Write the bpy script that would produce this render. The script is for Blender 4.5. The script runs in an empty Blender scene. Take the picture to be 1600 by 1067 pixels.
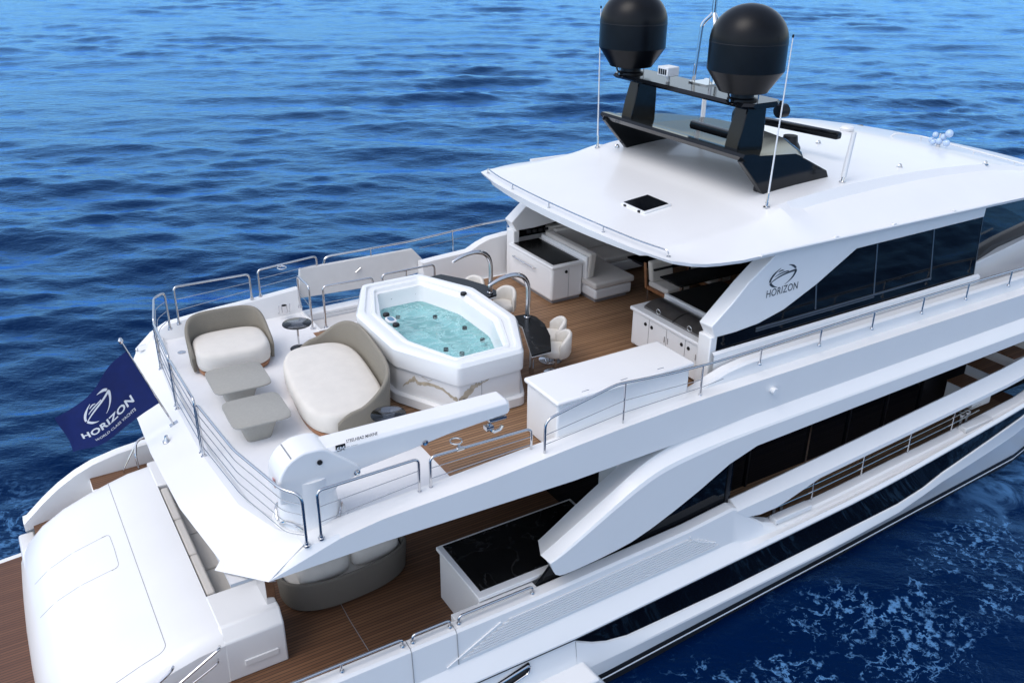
import bpy, bmesh, math, random
import numpy as np
from mathutils import Vector, Matrix

C = bpy.context.scene.collection
S = bpy.context.scene
R = math.radians
random.seed(7)

# ---------------------------------------------------------------- camera, sky, sun, exposure
cam_d = bpy.data.cameras.new('camera')
cam = bpy.data.objects.new('camera', cam_d)
C.objects.link(cam)
cam_d.sensor_width = 36.0
cam_d.lens = 31.95
cam_d.clip_end = 20000
_h, _p, _r = R(58.535), R(25.562), R(0.569)          # heading from the bow towards port, pitch down, roll
_f = Vector((math.cos(_p) * math.cos(_h), math.cos(_p) * math.sin(_h), -math.sin(_p)))
_x = _f.cross(Vector((0, 0, 1))).normalized()
_u = _x.cross(_f)
_x2 = _x * math.cos(_r) + _u * math.sin(_r)
_u2 = _u * math.cos(_r) - _x * math.sin(_r)
cam.matrix_world = Matrix(((_x2.x, _u2.x, -_f.x, -2.6), (_x2.y, _u2.y, -_f.y, -13.125), (_x2.z, _u2.z, -_f.z, 11.9), (0, 0, 0, 1)))
S.camera = cam

SUN_EL, SUN_AZ = R(60), R(186)        # azimuth measured from the bow (+x) towards port (+y)
world = bpy.data.worlds.new('World')
S.world = world
world.use_nodes = True
wn = world.node_tree
bg = wn.nodes['Background']
sky = wn.nodes.new('ShaderNodeTexSky')
sky.sky_type = 'NISHITA'
sky.sun_disc = False
sky.sun_elevation = SUN_EL
sky.sun_rotation = R(90) - SUN_AZ
sky.air_density = 1.0
sky.dust_density = 2.0
sky.ozone_density = 1.0
bg.inputs['Strength'].default_value = 0.15
veil = wn.nodes.new('ShaderNodeHueSaturation')      # thin high cloud takes some blue out of the sky
veil.inputs['Saturation'].default_value = 0.68
wn.links.new(sky.outputs[0], veil.inputs['Color'])
wn.links.new(veil.outputs[0], bg.inputs[0])
sun_d = bpy.data.lights.new('sun', 'SUN')
sun = bpy.data.objects.new('sun', sun_d)
C.objects.link(sun)
sun_d.energy = 0.38
sun_d.angle = R(35)
sun_d.color = (1.0, 0.97, 0.92)
sun.rotation_euler = Vector((math.cos(SUN_EL) * math.cos(SUN_AZ), math.cos(SUN_EL) * math.sin(SUN_AZ), math.sin(SUN_EL))).to_track_quat('Z', 'Y').to_euler()
S.view_settings.view_transform = 'Standard'
S.view_settings.look = 'None'
S.view_settings.exposure = 0.75
S.view_settings.gamma = 1.0
S.render.engine = 'CYCLES'
S.cycles.max_bounces = 8
S.cycles.transparent_max_bounces = 12
S.cycles.sample_clamp_indirect = 4

# ---------------------------------------------------------------- materials
def mat(name, col, rough=0.4, metal=0.0, coat=0.0, spec=0.5, noise=0.0, nscale=8.0, bump=0.0, bscale=60.0, tint=None):
    m = bpy.data.materials.new(name)
    m.use_nodes = True
    nt = m.node_tree
    b = nt.nodes['Principled BSDF']
    b.inputs['Base Color'].default_value = (*col, 1)
    b.inputs['Roughness'].default_value = rough
    b.inputs['Metallic'].default_value = metal
    b.inputs['Coat Weight'].default_value = coat
    b.inputs['Coat Roughness'].default_value = 0.06
    b.inputs['Specular IOR Level'].default_value = spec
    tc = nt.nodes.new('ShaderNodeTexCoord')
    if noise:
        n = nt.nodes.new('ShaderNodeTexNoise')
        n.inputs['Scale'].default_value = nscale
        n.inputs['Detail'].default_value = 4
        r = nt.nodes.new('ShaderNodeMapRange')
        r.inputs['From Min'].default_value = 0.3
        r.inputs['From Max'].default_value = 0.7
        r.inputs['To Min'].default_value = 1 - noise
        r.inputs['To Max'].default_value = 1 + noise
        mx = nt.nodes.new('ShaderNodeVectorMath')
        mx.operation = 'SCALE'
        mx.inputs[0].default_value = col
        nt.links.new(tc.outputs['Object'], n.inputs['Vector'])
        nt.links.new(n.outputs['Fac'], r.inputs['Value'])
        nt.links.new(r.outputs[0], mx.inputs['Scale'])
        nt.links.new(mx.outputs[0], b.inputs['Base Color'])
    if bump:
        n2 = nt.nodes.new('ShaderNodeTexNoise')
        n2.inputs['Scale'].default_value = bscale
        n2.inputs['Detail'].default_value = 3
        bp = nt.nodes.new('ShaderNodeBump')
        bp.inputs['Strength'].default_value = bump
        bp.inputs['Distance'].default_value = 0.01
        nt.links.new(tc.outputs['Object'], n2.inputs['Vector'])
        nt.links.new(n2.outputs['Fac'], bp.inputs['Height'])
        nt.links.new(bp.outputs[0], b.inputs['Normal'])
    return m

WHITE = mat('white_gelcoat', (0.80, 0.80, 0.80), 0.28, coat=0.25, noise=0.012, nscale=1.5)
DECKW = mat('white_nonskid', (0.76, 0.76, 0.77), 0.6, noise=0.015, nscale=2.0, bump=0.15, bscale=150)
LINER = mat('pale_liner', (0.62, 0.61, 0.60), 0.5, noise=0.02)
SEAM = mat('seam_grey', (0.26, 0.26, 0.27), 0.6)
CHROME = mat('polished_steel', (0.62, 0.62, 0.63), 0.08, metal=1.0)
WIRE = mat('steel_wire', (0.45, 0.45, 0.46), 0.25, metal=1.0)
ALUM = mat('dark_anodised_frame', (0.20, 0.21, 0.22), 0.35, metal=0.9)
BLACKG = mat('black_gloss', (0.004, 0.005, 0.007), 0.14, spec=0.3, noise=0.2, nscale=3)
BLACKM = mat('black_satin', (0.008, 0.008, 0.010), 0.35, spec=0.3)
GLASS = mat('dark_window_glass', (0.003, 0.004, 0.006), 0.03, spec=0.22)
RUB = mat('black_rubber', (0.012, 0.012, 0.013), 0.45)
STONE_GREY = mat('grey_laminate', (0.33, 0.32, 0.29), 0.5, noise=0.05, nscale=30)
CUSH = mat('ivory_fabric', (0.69, 0.655, 0.60), 0.9, noise=0.03, nscale=5, bump=0.35, bscale=220)
CUSHG = mat('pale_grey_upholstery', (0.60, 0.57, 0.53), 0.75, noise=0.03, nscale=4, bump=0.1, bscale=180)
LEATH = mat('cream_leather', (0.66, 0.63, 0.58), 0.55, noise=0.03, nscale=10, bump=0.15, bscale=120)
TEAKV = mat('varnished_teak', (0.30, 0.13, 0.055), 0.35, noise=0.2, nscale=12)
NAVY = None
GOLDL = mat('marking_grey', (0.028, 0.038, 0.05), 0.4)
SILVER = mat('marking_silver', (0.33, 0.34, 0.35), 0.3, metal=0.6)
WHITEP = mat('marking_white', (0.80, 0.81, 0.83), 0.7)
INK = mat('black_print', (0.01, 0.01, 0.012), 0.5)
PLASTW = mat('white_plastic', (0.70, 0.71, 0.72), 0.35)
ACRYL = mat('tub_acrylic', (0.80, 0.815, 0.82), 0.25, coat=0.3)

def weave(name, col, sc=60):
    m = mat(name, col, 0.9)
    nt = m.node_tree
    b = nt.nodes['Principled BSDF']
    tc = nt.nodes['Texture Coordinate']
    w1 = nt.nodes.new('ShaderNodeTexWave'); w1.bands_direction = 'Z'; w1.inputs['Scale'].default_value = sc
    w1.inputs['Distortion'].default_value = 1.5; w1.inputs['Detail Scale'].default_value = 6
    n = nt.nodes.new('ShaderNodeTexNoise'); n.inputs['Scale'].default_value = 90; n.inputs['Detail'].default_value = 2
    mx = nt.nodes.new('ShaderNodeMath'); mx.operation = 'ADD'
    r = nt.nodes.new('ShaderNodeMapRange'); r.inputs['From Max'].default_value = 2.0
    r.inputs['To Min'].default_value = 0.66; r.inputs['To Max'].default_value = 1.3
    v = nt.nodes.new('ShaderNodeVectorMath'); v.operation = 'SCALE'; v.inputs[0].default_value = col
    bp = nt.nodes.new('ShaderNodeBump'); bp.inputs['Strength'].default_value = 0.6; bp.inputs['Distance'].default_value = 0.006
    L = nt.links.new
    L(tc.outputs['Object'], w1.inputs['Vector']); L(tc.outputs['Object'], n.inputs['Vector'])
    L(w1.outputs['Fac'], mx.inputs[0]); L(n.outputs['Fac'], mx.inputs[1]); L(mx.outputs[0], r.inputs['Value'])
    L(r.outputs[0], v.inputs['Scale']); L(v.outputs[0], b.inputs['Base Color'])
    L(mx.outputs[0], bp.inputs['Height']); L(bp.outputs[0], b.inputs['Normal'])
    return m
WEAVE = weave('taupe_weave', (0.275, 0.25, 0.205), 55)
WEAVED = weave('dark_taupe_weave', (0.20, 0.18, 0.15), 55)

def teak(name, c1, c2, pitch=0.065, rough=0.6):
    """planks along x with dark caulking every pitch metres across y"""
    m = mat(name, c1, rough)
    nt = m.node_tree; b = nt.nodes['Principled BSDF']; tc = nt.nodes['Texture Coordinate']
    L = nt.links.new
    sep = nt.nodes.new('ShaderNodeSeparateXYZ'); L(tc.outputs['Object'], sep.inputs[0])
    d = nt.nodes.new('ShaderNodeMath'); d.operation = 'DIVIDE'; d.inputs[1].default_value = pitch; L(sep.outputs['Y'], d.inputs[0])
    fr = nt.nodes.new('ShaderNodeMath'); fr.operation = 'FRACT'; L(d.outputs[0], fr.inputs[0])
    fl = nt.nodes.new('ShaderNodeMath'); fl.operation = 'FLOOR'; L(d.outputs[0], fl.inputs[0])
    seam = nt.nodes.new('ShaderNodeMath'); seam.operation = 'LESS_THAN'; seam.inputs[1].default_value = 0.17; L(fr.outputs[0], seam.inputs[0])
    wn_ = nt.nodes.new('ShaderNodeTexWhiteNoise'); wn_.noise_dimensions = '1D'; L(fl.outputs[0], wn_.inputs['W'])
    cb = nt.nodes.new('ShaderNodeCombineXYZ')
    sx = nt.nodes.new('ShaderNodeMath'); sx.operation = 'MULTIPLY'; sx.inputs[1].default_value = 1.3; L(sep.outputs['X'], sx.inputs[0])
    L(sx.outputs[0], cb.inputs[0]); L(d.outputs[0], cb.inputs[1])
    n = nt.nodes.new('ShaderNodeTexNoise'); n.inputs['Scale'].default_value = 1.6; n.inputs['Detail'].default_value = 5; L(cb.outputs[0], n.inputs['Vector'])
    ad = nt.nodes.new('ShaderNodeMath'); ad.operation = 'ADD'; L(wn_.outputs['Value'], ad.inputs[0]); L(n.outputs['Fac'], ad.inputs[1])
    rg = nt.nodes.new('ShaderNodeMapRange'); rg.inputs['From Min'].default_value = 0.3; rg.inputs['From Max'].default_value = 1.6; L(ad.outputs[0], rg.inputs['Value'])
    mix = nt.nodes.new('ShaderNodeMix'); mix.data_type = 'RGBA'
    mix.inputs['A'].default_value = (*c1, 1); mix.inputs['B'].default_value = (*c2, 1); L(rg.outputs[0], mix.inputs['Factor'])
    mix2 = nt.nodes.new('ShaderNodeMix'); mix2.data_type = 'RGBA'; mix2.inputs['B'].default_value = (0.02, 0.016, 0.013, 1)
    L(mix.outputs['Result'], mix2.inputs['A']); L(seam.outputs[0], mix2.inputs['Factor'])
    L(mix2.outputs['Result'], b.inputs['Base Color'])
    return m
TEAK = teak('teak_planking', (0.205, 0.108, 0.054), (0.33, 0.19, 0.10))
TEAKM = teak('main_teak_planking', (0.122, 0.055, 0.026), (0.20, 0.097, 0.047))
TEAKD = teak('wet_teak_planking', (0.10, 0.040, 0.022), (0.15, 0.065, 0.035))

def stone(name):
    m = mat(name, (0.008, 0.009, 0.012), 0.25, spec=0.22)
    nt = m.node_tree; b = nt.nodes['Principled BSDF']; tc = nt.nodes['Texture Coordinate']
    L = nt.links.new
    n = nt.nodes.new('ShaderNodeTexNoise'); n.inputs['Scale'].default_value = 1.4; n.inputs['Detail'].default_value = 7; n.inputs['Distortion'].default_value = 0.6
    L(tc.outputs['Object'], n.inputs['Vector'])
    s = nt.nodes.new('ShaderNodeMath'); s.operation = 'SUBTRACT'; s.inputs[1].default_value = 0.5; L(n.outputs['Fac'], s.inputs[0])
    a = nt.nodes.new('ShaderNodeMath'); a.operation = 'ABSOLUTE'; L(s.outputs[0], a.inputs[0])
    r = nt.nodes.new('ShaderNodeMapRange'); r.inputs['From Min'].default_value = 0.0; r.inputs['From Max'].default_value = 0.008
    r.inputs['To Min'].default_value = 0.028; r.inputs['To Max'].default_value = 0.0; L(a.outputs[0], r.inputs['Value'])
    cl = nt.nodes.new('ShaderNodeTexNoise'); cl.inputs['Scale'].default_value = 5; cl.inputs['Detail'].default_value = 5; L(tc.outputs['Object'], cl.inputs['Vector'])
    m2 = nt.nodes.new('ShaderNodeMath'); m2.operation = 'MULTIPLY'; m2.inputs[1].default_value = 0.010; L(cl.outputs['Fac'], m2.inputs[0])
    ad = nt.nodes.new('ShaderNodeMath'); ad.operation = 'ADD'; L(r.outputs[0], ad.inputs[0]); L(m2.outputs[0], ad.inputs[1])
    L(ad.outputs[0], b.inputs['Base Color'])
    return m
STONE = stone('black_veined_stone')

def marble(name):
    return mat(name, (0.74, 0.745, 0.75), 0.25, noise=0.02, nscale=3)
VEIN = mat('gold_vein', (0.46, 0.40, 0.31), 0.3, noise=0.22, nscale=9)
MARBLE = marble('gold_veined_marble')

def see_through(name, tint, fres=1.33, rough=0.02, bumps=0.0, streak=False):
    m = bpy.data.materials.new(name); m.use_nodes = True
    nt = m.node_tree; nt.nodes.clear(); L = nt.links.new
    out = nt.nodes.new('ShaderNodeOutputMaterial')
    tr = nt.nodes.new('ShaderNodeBsdfTransparent'); tr.inputs[0].default_value = (*tint, 1)
    gl = nt.nodes.new('ShaderNodeBsdfGlossy'); gl.inputs['Roughness'].default_value = rough
    fr = nt.nodes.new('ShaderNodeFresnel'); fr.inputs[0].default_value = fres
    mx = nt.nodes.new('ShaderNodeMixShader')
    L(fr.outputs[0], mx.inputs[0]); L(tr.outputs[0], mx.inputs[1]); L(gl.outputs[0], mx.inputs[2])
    last = mx
    tc = nt.nodes.new('ShaderNodeTexCoord')
    if bumps:
        n = nt.nodes.new('ShaderNodeTexNoise'); n.inputs['Scale'].default_value = 3.2; n.inputs['Detail'].default_value = 3; n.inputs['Distortion'].default_value = 1.2
        bp = nt.nodes.new('ShaderNodeBump'); bp.inputs['Strength'].default_value = bumps; bp.inputs['Distance'].default_value = 0.12
        L(tc.outputs['Object'], n.inputs['Vector']); L(n.outputs['Fac'], bp.inputs['Height'])
        L(bp.outputs[0], gl.inputs['Normal']); L(bp.outputs[0], fr.inputs['Normal'])
    if streak:   # caustic light painted into the water as pale diffuse streaks
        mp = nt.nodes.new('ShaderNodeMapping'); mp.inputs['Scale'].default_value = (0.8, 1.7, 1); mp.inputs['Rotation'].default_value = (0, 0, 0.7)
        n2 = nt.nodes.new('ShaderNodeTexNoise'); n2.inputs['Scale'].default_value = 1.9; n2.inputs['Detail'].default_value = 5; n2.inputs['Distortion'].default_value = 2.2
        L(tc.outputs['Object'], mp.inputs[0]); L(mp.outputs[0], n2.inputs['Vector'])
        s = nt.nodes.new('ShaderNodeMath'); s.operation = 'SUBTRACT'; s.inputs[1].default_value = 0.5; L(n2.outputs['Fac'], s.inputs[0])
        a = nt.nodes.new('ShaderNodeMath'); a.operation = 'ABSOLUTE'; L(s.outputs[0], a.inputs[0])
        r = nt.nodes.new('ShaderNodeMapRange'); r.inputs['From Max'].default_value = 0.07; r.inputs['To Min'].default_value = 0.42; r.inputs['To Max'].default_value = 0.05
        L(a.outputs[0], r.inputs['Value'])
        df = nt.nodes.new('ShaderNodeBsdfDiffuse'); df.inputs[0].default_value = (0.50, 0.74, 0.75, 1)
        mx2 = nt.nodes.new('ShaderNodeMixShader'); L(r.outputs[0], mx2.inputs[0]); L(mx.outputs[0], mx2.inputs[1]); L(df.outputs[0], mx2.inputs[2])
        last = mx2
    L(last.outputs[0], out.inputs[0])
    return m
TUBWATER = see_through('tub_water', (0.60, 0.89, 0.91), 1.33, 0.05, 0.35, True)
SMOKE = see_through('smoked_glass', (0.60, 0.61, 0.63), 1.5, 0.03)
CLEAR = mat('pale_glass', (0.42, 0.55, 0.75), 0.08, coat=0.6)

def flagmat():
    m = mat('navy_flag_cloth', (0.0015, 0.014, 0.118), 0.8, noise=0.12, nscale=6, bump=0.2, bscale=300)
    return m
NAVY = flagmat()

def seamat():
    m = bpy.data.materials.new('sea_water'); m.use_nodes = True
    nt = m.node_tree; b = nt.nodes['Principled BSDF']; L = nt.links.new
    tc = nt.nodes.new('ShaderNodeTexCoord')
    mp = nt.nodes.new('ShaderNodeMapping'); mp.vector_type = 'TEXTURE'; mp.inputs['Rotation'].default_value = (0, 0, R(60)); mp.inputs['Scale'].default_value = (0.72, 1.45, 1)
    L(tc.outputs['Object'], mp.inputs[0])
    n1 = nt.nodes.new('ShaderNodeTexNoise'); n1.inputs['Scale'].default_value = 1.5; n1.inputs['Detail'].default_value = 7; n1.inputs['Roughness'].default_value = 0.55; n1.inputs['Distortion'].default_value = 0.4
    L(mp.outputs[0], n1.inputs['Vector'])
    bp = nt.nodes.new('ShaderNodeBump'); bp.inputs['Strength'].default_value = 0.6; bp.inputs['Distance'].default_value = 0.085
    n3 = nt.nodes.new('ShaderNodeTexNoise'); n3.inputs['Scale'].default_value = 6.5; n3.inputs['Detail'].default_value = 5; n3.inputs['Distortion'].default_value = 0.6
    L(mp.outputs[0], n3.inputs['Vector'])
    h3 = nt.nodes.new('ShaderNodeMath'); h3.operation = 'MULTIPLY_ADD'; h3.inputs[1].default_value = 0.34
    L(n3.outputs['Fac'], h3.inputs[0]); L(n1.outputs['Fac'], h3.inputs[2])
    L(h3.outputs[0], bp.inputs['Height'])
    # churned bow-wave foam beside the starboard hull
    sep = nt.nodes.new('ShaderNodeSeparateXYZ'); L(tc.outputs['Object'], sep.inputs[0])
    def math_(op, a, bb=None, clamp=False):
        q = nt.nodes.new('ShaderNodeMath'); q.operation = op; q.use_clamp = clamp
        for k, s in enumerate((a, bb)):
            if s is None: continue
            if isinstance(s, (int, float)): q.inputs[k].default_value = s
            else: L(s, q.inputs[k])
        return q.outputs[0]
    def rng(v, a, bb, c, d):
        q = nt.nodes.new('ShaderNodeMapRange'); q.interpolation_type = 'SMOOTHSTEP'
        for k, s in zip(('From Min', 'From Max', 'To Min', 'To Max'), (a, bb, c, d)): q.inputs[k].default_value = s
        L(v, q.inputs['Value']); return q.outputs[0]
    X, Y = sep.outputs['X'], sep.outputs['Y']
    wb = nt.nodes.new('ShaderNodeTexNoise'); wb.inputs['Scale'].default_value = 0.35; wb.inputs['Detail'].default_value = 3; L(tc.outputs['Object'], wb.inputs['Vector'])
    wob = math_('MULTIPLY', math_('SUBTRACT', wb.outputs['Fac'], 0.5), 2.2)
    Yw = math_('ADD', Y, wob)
    band = math_('MULTIPLY', rng(Yw, -8.3, -6.3, 0.0, 1.0), rng(Yw, -4.9, -4.25, 1.0, 0.3))
    band = math_('MULTIPLY', band, rng(X, 4.0, 8.0, 0.8, 1.0))
    band = math_('MULTIPLY', band, rng(X, 22.0, 34.0, 1.0, 0.0))
    f1 = nt.nodes.new('ShaderNodeTexNoise'); f1.inputs['Scale'].default_value = 1.0; f1.inputs['Detail'].default_value = 9; f1.inputs['Roughness'].default_value = 0.62; f1.inputs['Distortion'].default_value = 1.6
    L(tc.outputs['Object'], f1.inputs['Vector'])
    rid = math_('SUBTRACT', 1.0, math_('MULTIPLY', math_('ABSOLUTE', math_('SUBTRACT', f1.outputs['Fac'], 0.5)), 16.0), True)
    big = nt.nodes.new('ShaderNodeTexNoise'); big.inputs['Scale'].default_value = 0.55; big.inputs['Detail'].default_value = 4; L(tc.outputs['Object'], big.inputs['Vector'])
    patch = rng(big.outputs['Fac'], 0.42, 0.62, 0.0, 1.0)
    fine = nt.nodes.new('ShaderNodeTexNoise'); fine.inputs['Scale'].default_value = 7; fine.inputs['Detail'].default_value = 4; L(tc.outputs['Object'], fine.inputs['Vector'])
    # lace: edges of drifting cells, bent by turbulence, thick in places and broken elsewhere
    wv = nt.nodes.new('ShaderNodeTexNoise'); wv.inputs['Scale'].default_value = 1.1; wv.inputs['Detail'].default_value = 5; wv.inputs['Roughness'].default_value = 0.62
    L(tc.outputs['Object'], wv.inputs['Vector'])
    wsub = nt.nodes.new('ShaderNodeVectorMath'); wsub.operation = 'MULTIPLY_ADD'; wsub.inputs[1].default_value = (1.9, 1.9, 0); L(wv.outputs['Color'], wsub.inputs[0]); L(tc.outputs['Object'], wsub.inputs[2])
    smp = nt.nodes.new('ShaderNodeMapping'); smp.inputs['Scale'].default_value = (0.8, 1.15, 1); L(wsub.outputs[0], smp.inputs[0])
    def cells(sc, w):
        v = nt.nodes.new('ShaderNodeTexVoronoi'); v.feature = 'DISTANCE_TO_EDGE'; v.inputs['Scale'].default_value = sc; L(smp.outputs[0], v.inputs['Vector'])
        return rng(v.outputs['Distance'], 0.0, w, 1.0, 0.0)
    fleck = rng(fine.outputs['Fac'], 0.38, 0.60, 0.0, 1.0)
    lace = math_('MAXIMUM', math_('MULTIPLY', cells(1.55, 0.08), rng(big.outputs['Fac'], 0.32, 0.52, 0.0, 1.0)), math_('MULTIPLY', cells(3.6, 0.10), rng(big.outputs['Fac'], 0.38, 0.58, 0.0, 0.8)))
    foam = math_('MULTIPLY', math_('MULTIPLY', lace, band), math_('ADD', 0.12, math_('MULTIPLY', fleck, 0.88)), True)
    foam = rng(foam, 0.10, 1.0, 0.0, 0.95)
    # thick white water thrown by the bow, far forward
    thick = math_('MULTIPLY', rng(X, 13.8, 16.5, 0.0, 1.0), math_('MULTIPLY', rng(Yw, -6.6, -5.4, 0.0, 1.0), rng(f1.outputs['Fac'], 0.40, 0.62, 0.0, 0.9)))
    thick = math_('MULTIPLY', thick, rng(Y, -3.0, -2.0, 1.0, 0.0))
    stern = math_('MULTIPLY', math_('MULTIPLY', rng(X, -9.0, -6.0, 0.0, 1.0), rng(X, -3.2, -2.2, 1.0, 0.0)), math_('MULTIPLY', rng(Yw, 2.0, 3.5, 0.0, 1.0), rng(Yw, 6.0, 8.5, 1.0, 0.0)))
    stern = math_('MULTIPLY', stern, math_('MULTIPLY', rid, rng(fine.outputs['Fac'], 0.42, 0.6, 0.0, 0.8)))
    foam = math_('ADD', math_('MAXIMUM', foam, stern), math_('MULTIPLY', thick, 0.8), True)
    mix = nt.nodes.new('ShaderNodeMix'); mix.data_type = 'RGBA'
    mix.inputs['A'].default_value = (0.0004, 0.0088, 0.045, 1); mix.inputs['B'].default_value = (0.085, 0.22, 0.44, 1)
    L(foam, mix.inputs['Factor'])
    nt.nodes.remove(b)
    df = nt.nodes.new('ShaderNodeBsdfDiffuse'); L(mix.outputs['Result'], df.inputs['Color']); L(bp.outputs[0], df.inputs['Normal'])
    gl = nt.nodes.new('ShaderNodeBsdfGlossy'); gl.inputs['Color'].default_value = (0.28, 0.61, 1.0, 1); gl.inputs['Roughness'].default_value = 0.10; L(bp.outputs[0], gl.inputs['Normal'])
    fr = nt.nodes.new('ShaderNodeFresnel'); fr.inputs['IOR'].default_value = 1.42; L(bp.outputs[0], fr.inputs['Normal'])
    fac = math_('MULTIPLY', math_('SUBTRACT', math_('MULTIPLY', fr.outputs[0], 2.0), 0.068, True), math_('SUBTRACT', 1.0, math_('MULTIPLY', foam, 0.85)))
    ms = nt.nodes.new('ShaderNodeMixShader'); L(fac, ms.inputs[0]); L(df.outputs[0], ms.inputs[1]); L(gl.outputs[0], ms.inputs[2])
    out = [n for n in nt.nodes if n.type == 'OUTPUT_MATERIAL'][0]; L(ms.outputs[0], out.inputs[0])
    return m
SEA = seamat()

# ---------------------------------------------------------------- mesh helpers
ORG = {}
def org(o):
    while o is not None:
        if o.name in ORG: return ORG[o.name]
        o = o.parent
    return Vector((0, 0, 0))

def thing(name, label, cat, loc=(0, 0, 0), group=None, local=False):
    o = bpy.data.objects.new(name, None)
    o.empty_display_size = 0.2
    C.objects.link(o)
    o.location = loc
    ORG[o.name] = Vector((0, 0, 0)) if local else Vector(loc)
    tag(o, label, cat, group)
    return o

def tag(o, label, cat, group=None):
    o['label'] = label; o['category'] = cat
    if group: o['group'] = group
    return o

def link(name, me, m, parent=None, smooth=True, angle=35, bevel=0.0, seg=2, label=None):
    o = bpy.data.objects.new(name, me)
    C.objects.link(o)
    if m is not None: me.materials.append(m)
    if parent is not None:
        o.parent = parent
        og = org(parent)
        if og.length: me.transform(Matrix.Translation(-og))
    if smooth:
        me.shade_smooth()
        me.set_sharp_from_angle(angle=R(angle))
    if bevel:
        b = o.modifiers.new('bevel', 'BEVEL'); b.width = bevel; b.segments = seg; b.limit_method = 'ANGLE'; b.angle_limit = R(30)
        b.harden_normals = False
    if label: o['label'] = label
    return o

class MB:
    """collects shapes into one mesh"""
    def __init__(self): self.v = []; self.f = []
    def add(self, vs, fs):
        n = len(self.v)
        self.v += [tuple(p) for p in vs]; self.f += [tuple(i + n for i in f) for f in fs]
        return self
    def box(self, x0, x1, y0, y1, z0, z1):
        v = [(x0, y0, z0), (x1, y0, z0), (x1, y1, z0), (x0, y1, z0), (x0, y0, z1), (x1, y0, z1), (x1, y1, z1), (x0, y1, z1)]
        return self.add(v, [(0, 3, 2, 1), (4, 5, 6, 7), (0, 1, 5, 4), (1, 2, 6, 5), (2, 3, 7, 6), (3, 0, 4, 7)])
    def prism(self, a, b):
        """a, b: two matching polygons"""
        n = len(a)
        return self.add(list(a) + list(b), [tuple(range(n))[::-1], tuple(range(n, 2 * n))] + [(i, (i + 1) % n, n + (i + 1) % n, n + i) for i in range(n)])
    def ext(self, a, d):
        d = Vector(d)
        return self.prism(a, [Vector(p) + d for p in a])
    def strips(self, rows, closed=False):
        n = len(rows[0]); vs = [p for r in rows for p in r]; fs = []
        for i in range(len(rows) - 1):
            for j in range(n - (0 if closed else 1)):
                k = (j + 1) % n
                fs.append((i * n + j, i * n + k, (i + 1) * n + k, (i + 1) * n + j))
        return self.add(vs, fs)
    def loft(self, rings, cap=True):
        n = len(rings[0]); b = len(self.v)
        self.strips(rings, True)
        if cap:
            self.f.append(tuple(b + i for i in range(n))[::-1]); e = b + (len(rings) - 1) * n
            self.f.append(tuple(e + i for i in range(n)))
        return self
    def tube(self, pts, r, seg=10, cap=True):
        pts = [Vector(p) for p in pts]
        rings = []; up = None
        for i, p in enumerate(pts):
            t = (pts[min(i + 1, len(pts) - 1)] - pts[max(i - 1, 0)]).normalized()
            if up is None:
                up = Vector((0, 0, 1)) if abs(t.z) < 0.9 else Vector((1, 0, 0))
            s = t.cross(up).normalized(); up = s.cross(t).normalized()
            rr = r[i] if isinstance(r, (list, tuple)) else r
            rings.append([p + (s * math.cos(a) + up * math.sin(a)) * rr for a in [2 * math.pi * k / seg for k in range(seg)]])
        return self.loft(rings, cap)
    def lathe(self, prof, c=(0, 0, 0), seg=32, cap=True):
        c = Vector(c)
        return self.loft([[c + Vector((r * math.cos(2 * math.pi * k / seg), r * math.sin(2 * math.pi * k / seg), z)) for k in range(seg)] for r, z in prof], cap)
    def obj(self, name, m, parent=None, recalc=True, **k):
        me = bpy.data.meshes.new(name)
        me.from_pydata([tuple(p) for p in self.v], [], self.f)
        if recalc:
            bm = bmesh.new(); bm.from_mesh(me)
            bmesh.ops.recalc_face_normals(bm, faces=bm.faces)
            bm.to_mesh(me); bm.free()
        me.validate()
        return link(name, me, m, parent, **k)

def fillet(pts, d=0.08, n=5):
    pts = [Vector(p) for p in pts]; out = [pts[0]]
    for i in range(1, len(pts) - 1):
        a, b, c = pts[i - 1], pts[i], pts[i + 1]
        d1 = min(d, (a - b).length * 0.45); d2 = min(d, (c - b).length * 0.45)
        p, q = b + (a - b).normalized() * d1, b + (c - b).normalized() * d2
        for k in range(n + 1):
            t = k / n
            out.append(p * (1 - t) ** 2 + b * 2 * t * (1 - t) + q * t * t)
    out.append(pts[-1])
    return out

def lerp(a, b, t): return Vector(a) * (1 - t) + Vector(b) * t
def mir(pts): return [(p[0], -p[1], p[2]) for p in pts]
def resample(pts, xs):
    """y,z of a polyline interpolated at given x"""
    px = [p[0] for p in pts]
    return [(x, float(np.interp(x, px, [p[1] for p in pts])), float(np.interp(x, px, [p[2] for p in pts]))) for x in xs]
def setz(pts, y): return [(p[0], y, p[2]) for p in pts]

def sup(a, b, n=3.0, seg=40, c=(0, 0), rot=0.0, z=0.0):
    out = []
    for k in range(seg):
        t = 2 * math.pi * k / seg
        ct, st = math.cos(t), math.sin(t)
        x = a * math.copysign(abs(ct) ** (2 / n), ct); y = b * math.copysign(abs(st) ** (2 / n), st)
        out.append((c[0] + x * math.cos(rot) - y * math.sin(rot), c[1] + x * math.sin(rot) + y * math.cos(rot), z))
    return out

def cushion(name, c, a, b, z0, z1, n, rot, m, parent, crown=0.03, seg=48, round_=0.06):
    mb = MB(); rings = []
    h = z1 - z0
    for s, z in ((-round_, z0), (-round_ * .3, z0 + h * .08), (0, z0 + h * .3), (0, z0 + h * .62), (-round_ * .25, z0 + h * .82), (-round_ * .8, z0 + h * .95), (-round_ * 1.8, z1)):
        rings.append(sup(a + s, b + s, n, seg, c, rot, z))
    for k in (0.7, 0.4, 0.12):
        rings.append(sup((a - round_ * 1.8) * k, (b - round_ * 1.8) * k, n, seg, c, rot, z1 + crown * (1 - k)))
    mb.loft(rings)
    return mb.obj(name, m, parent, angle=60)

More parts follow.
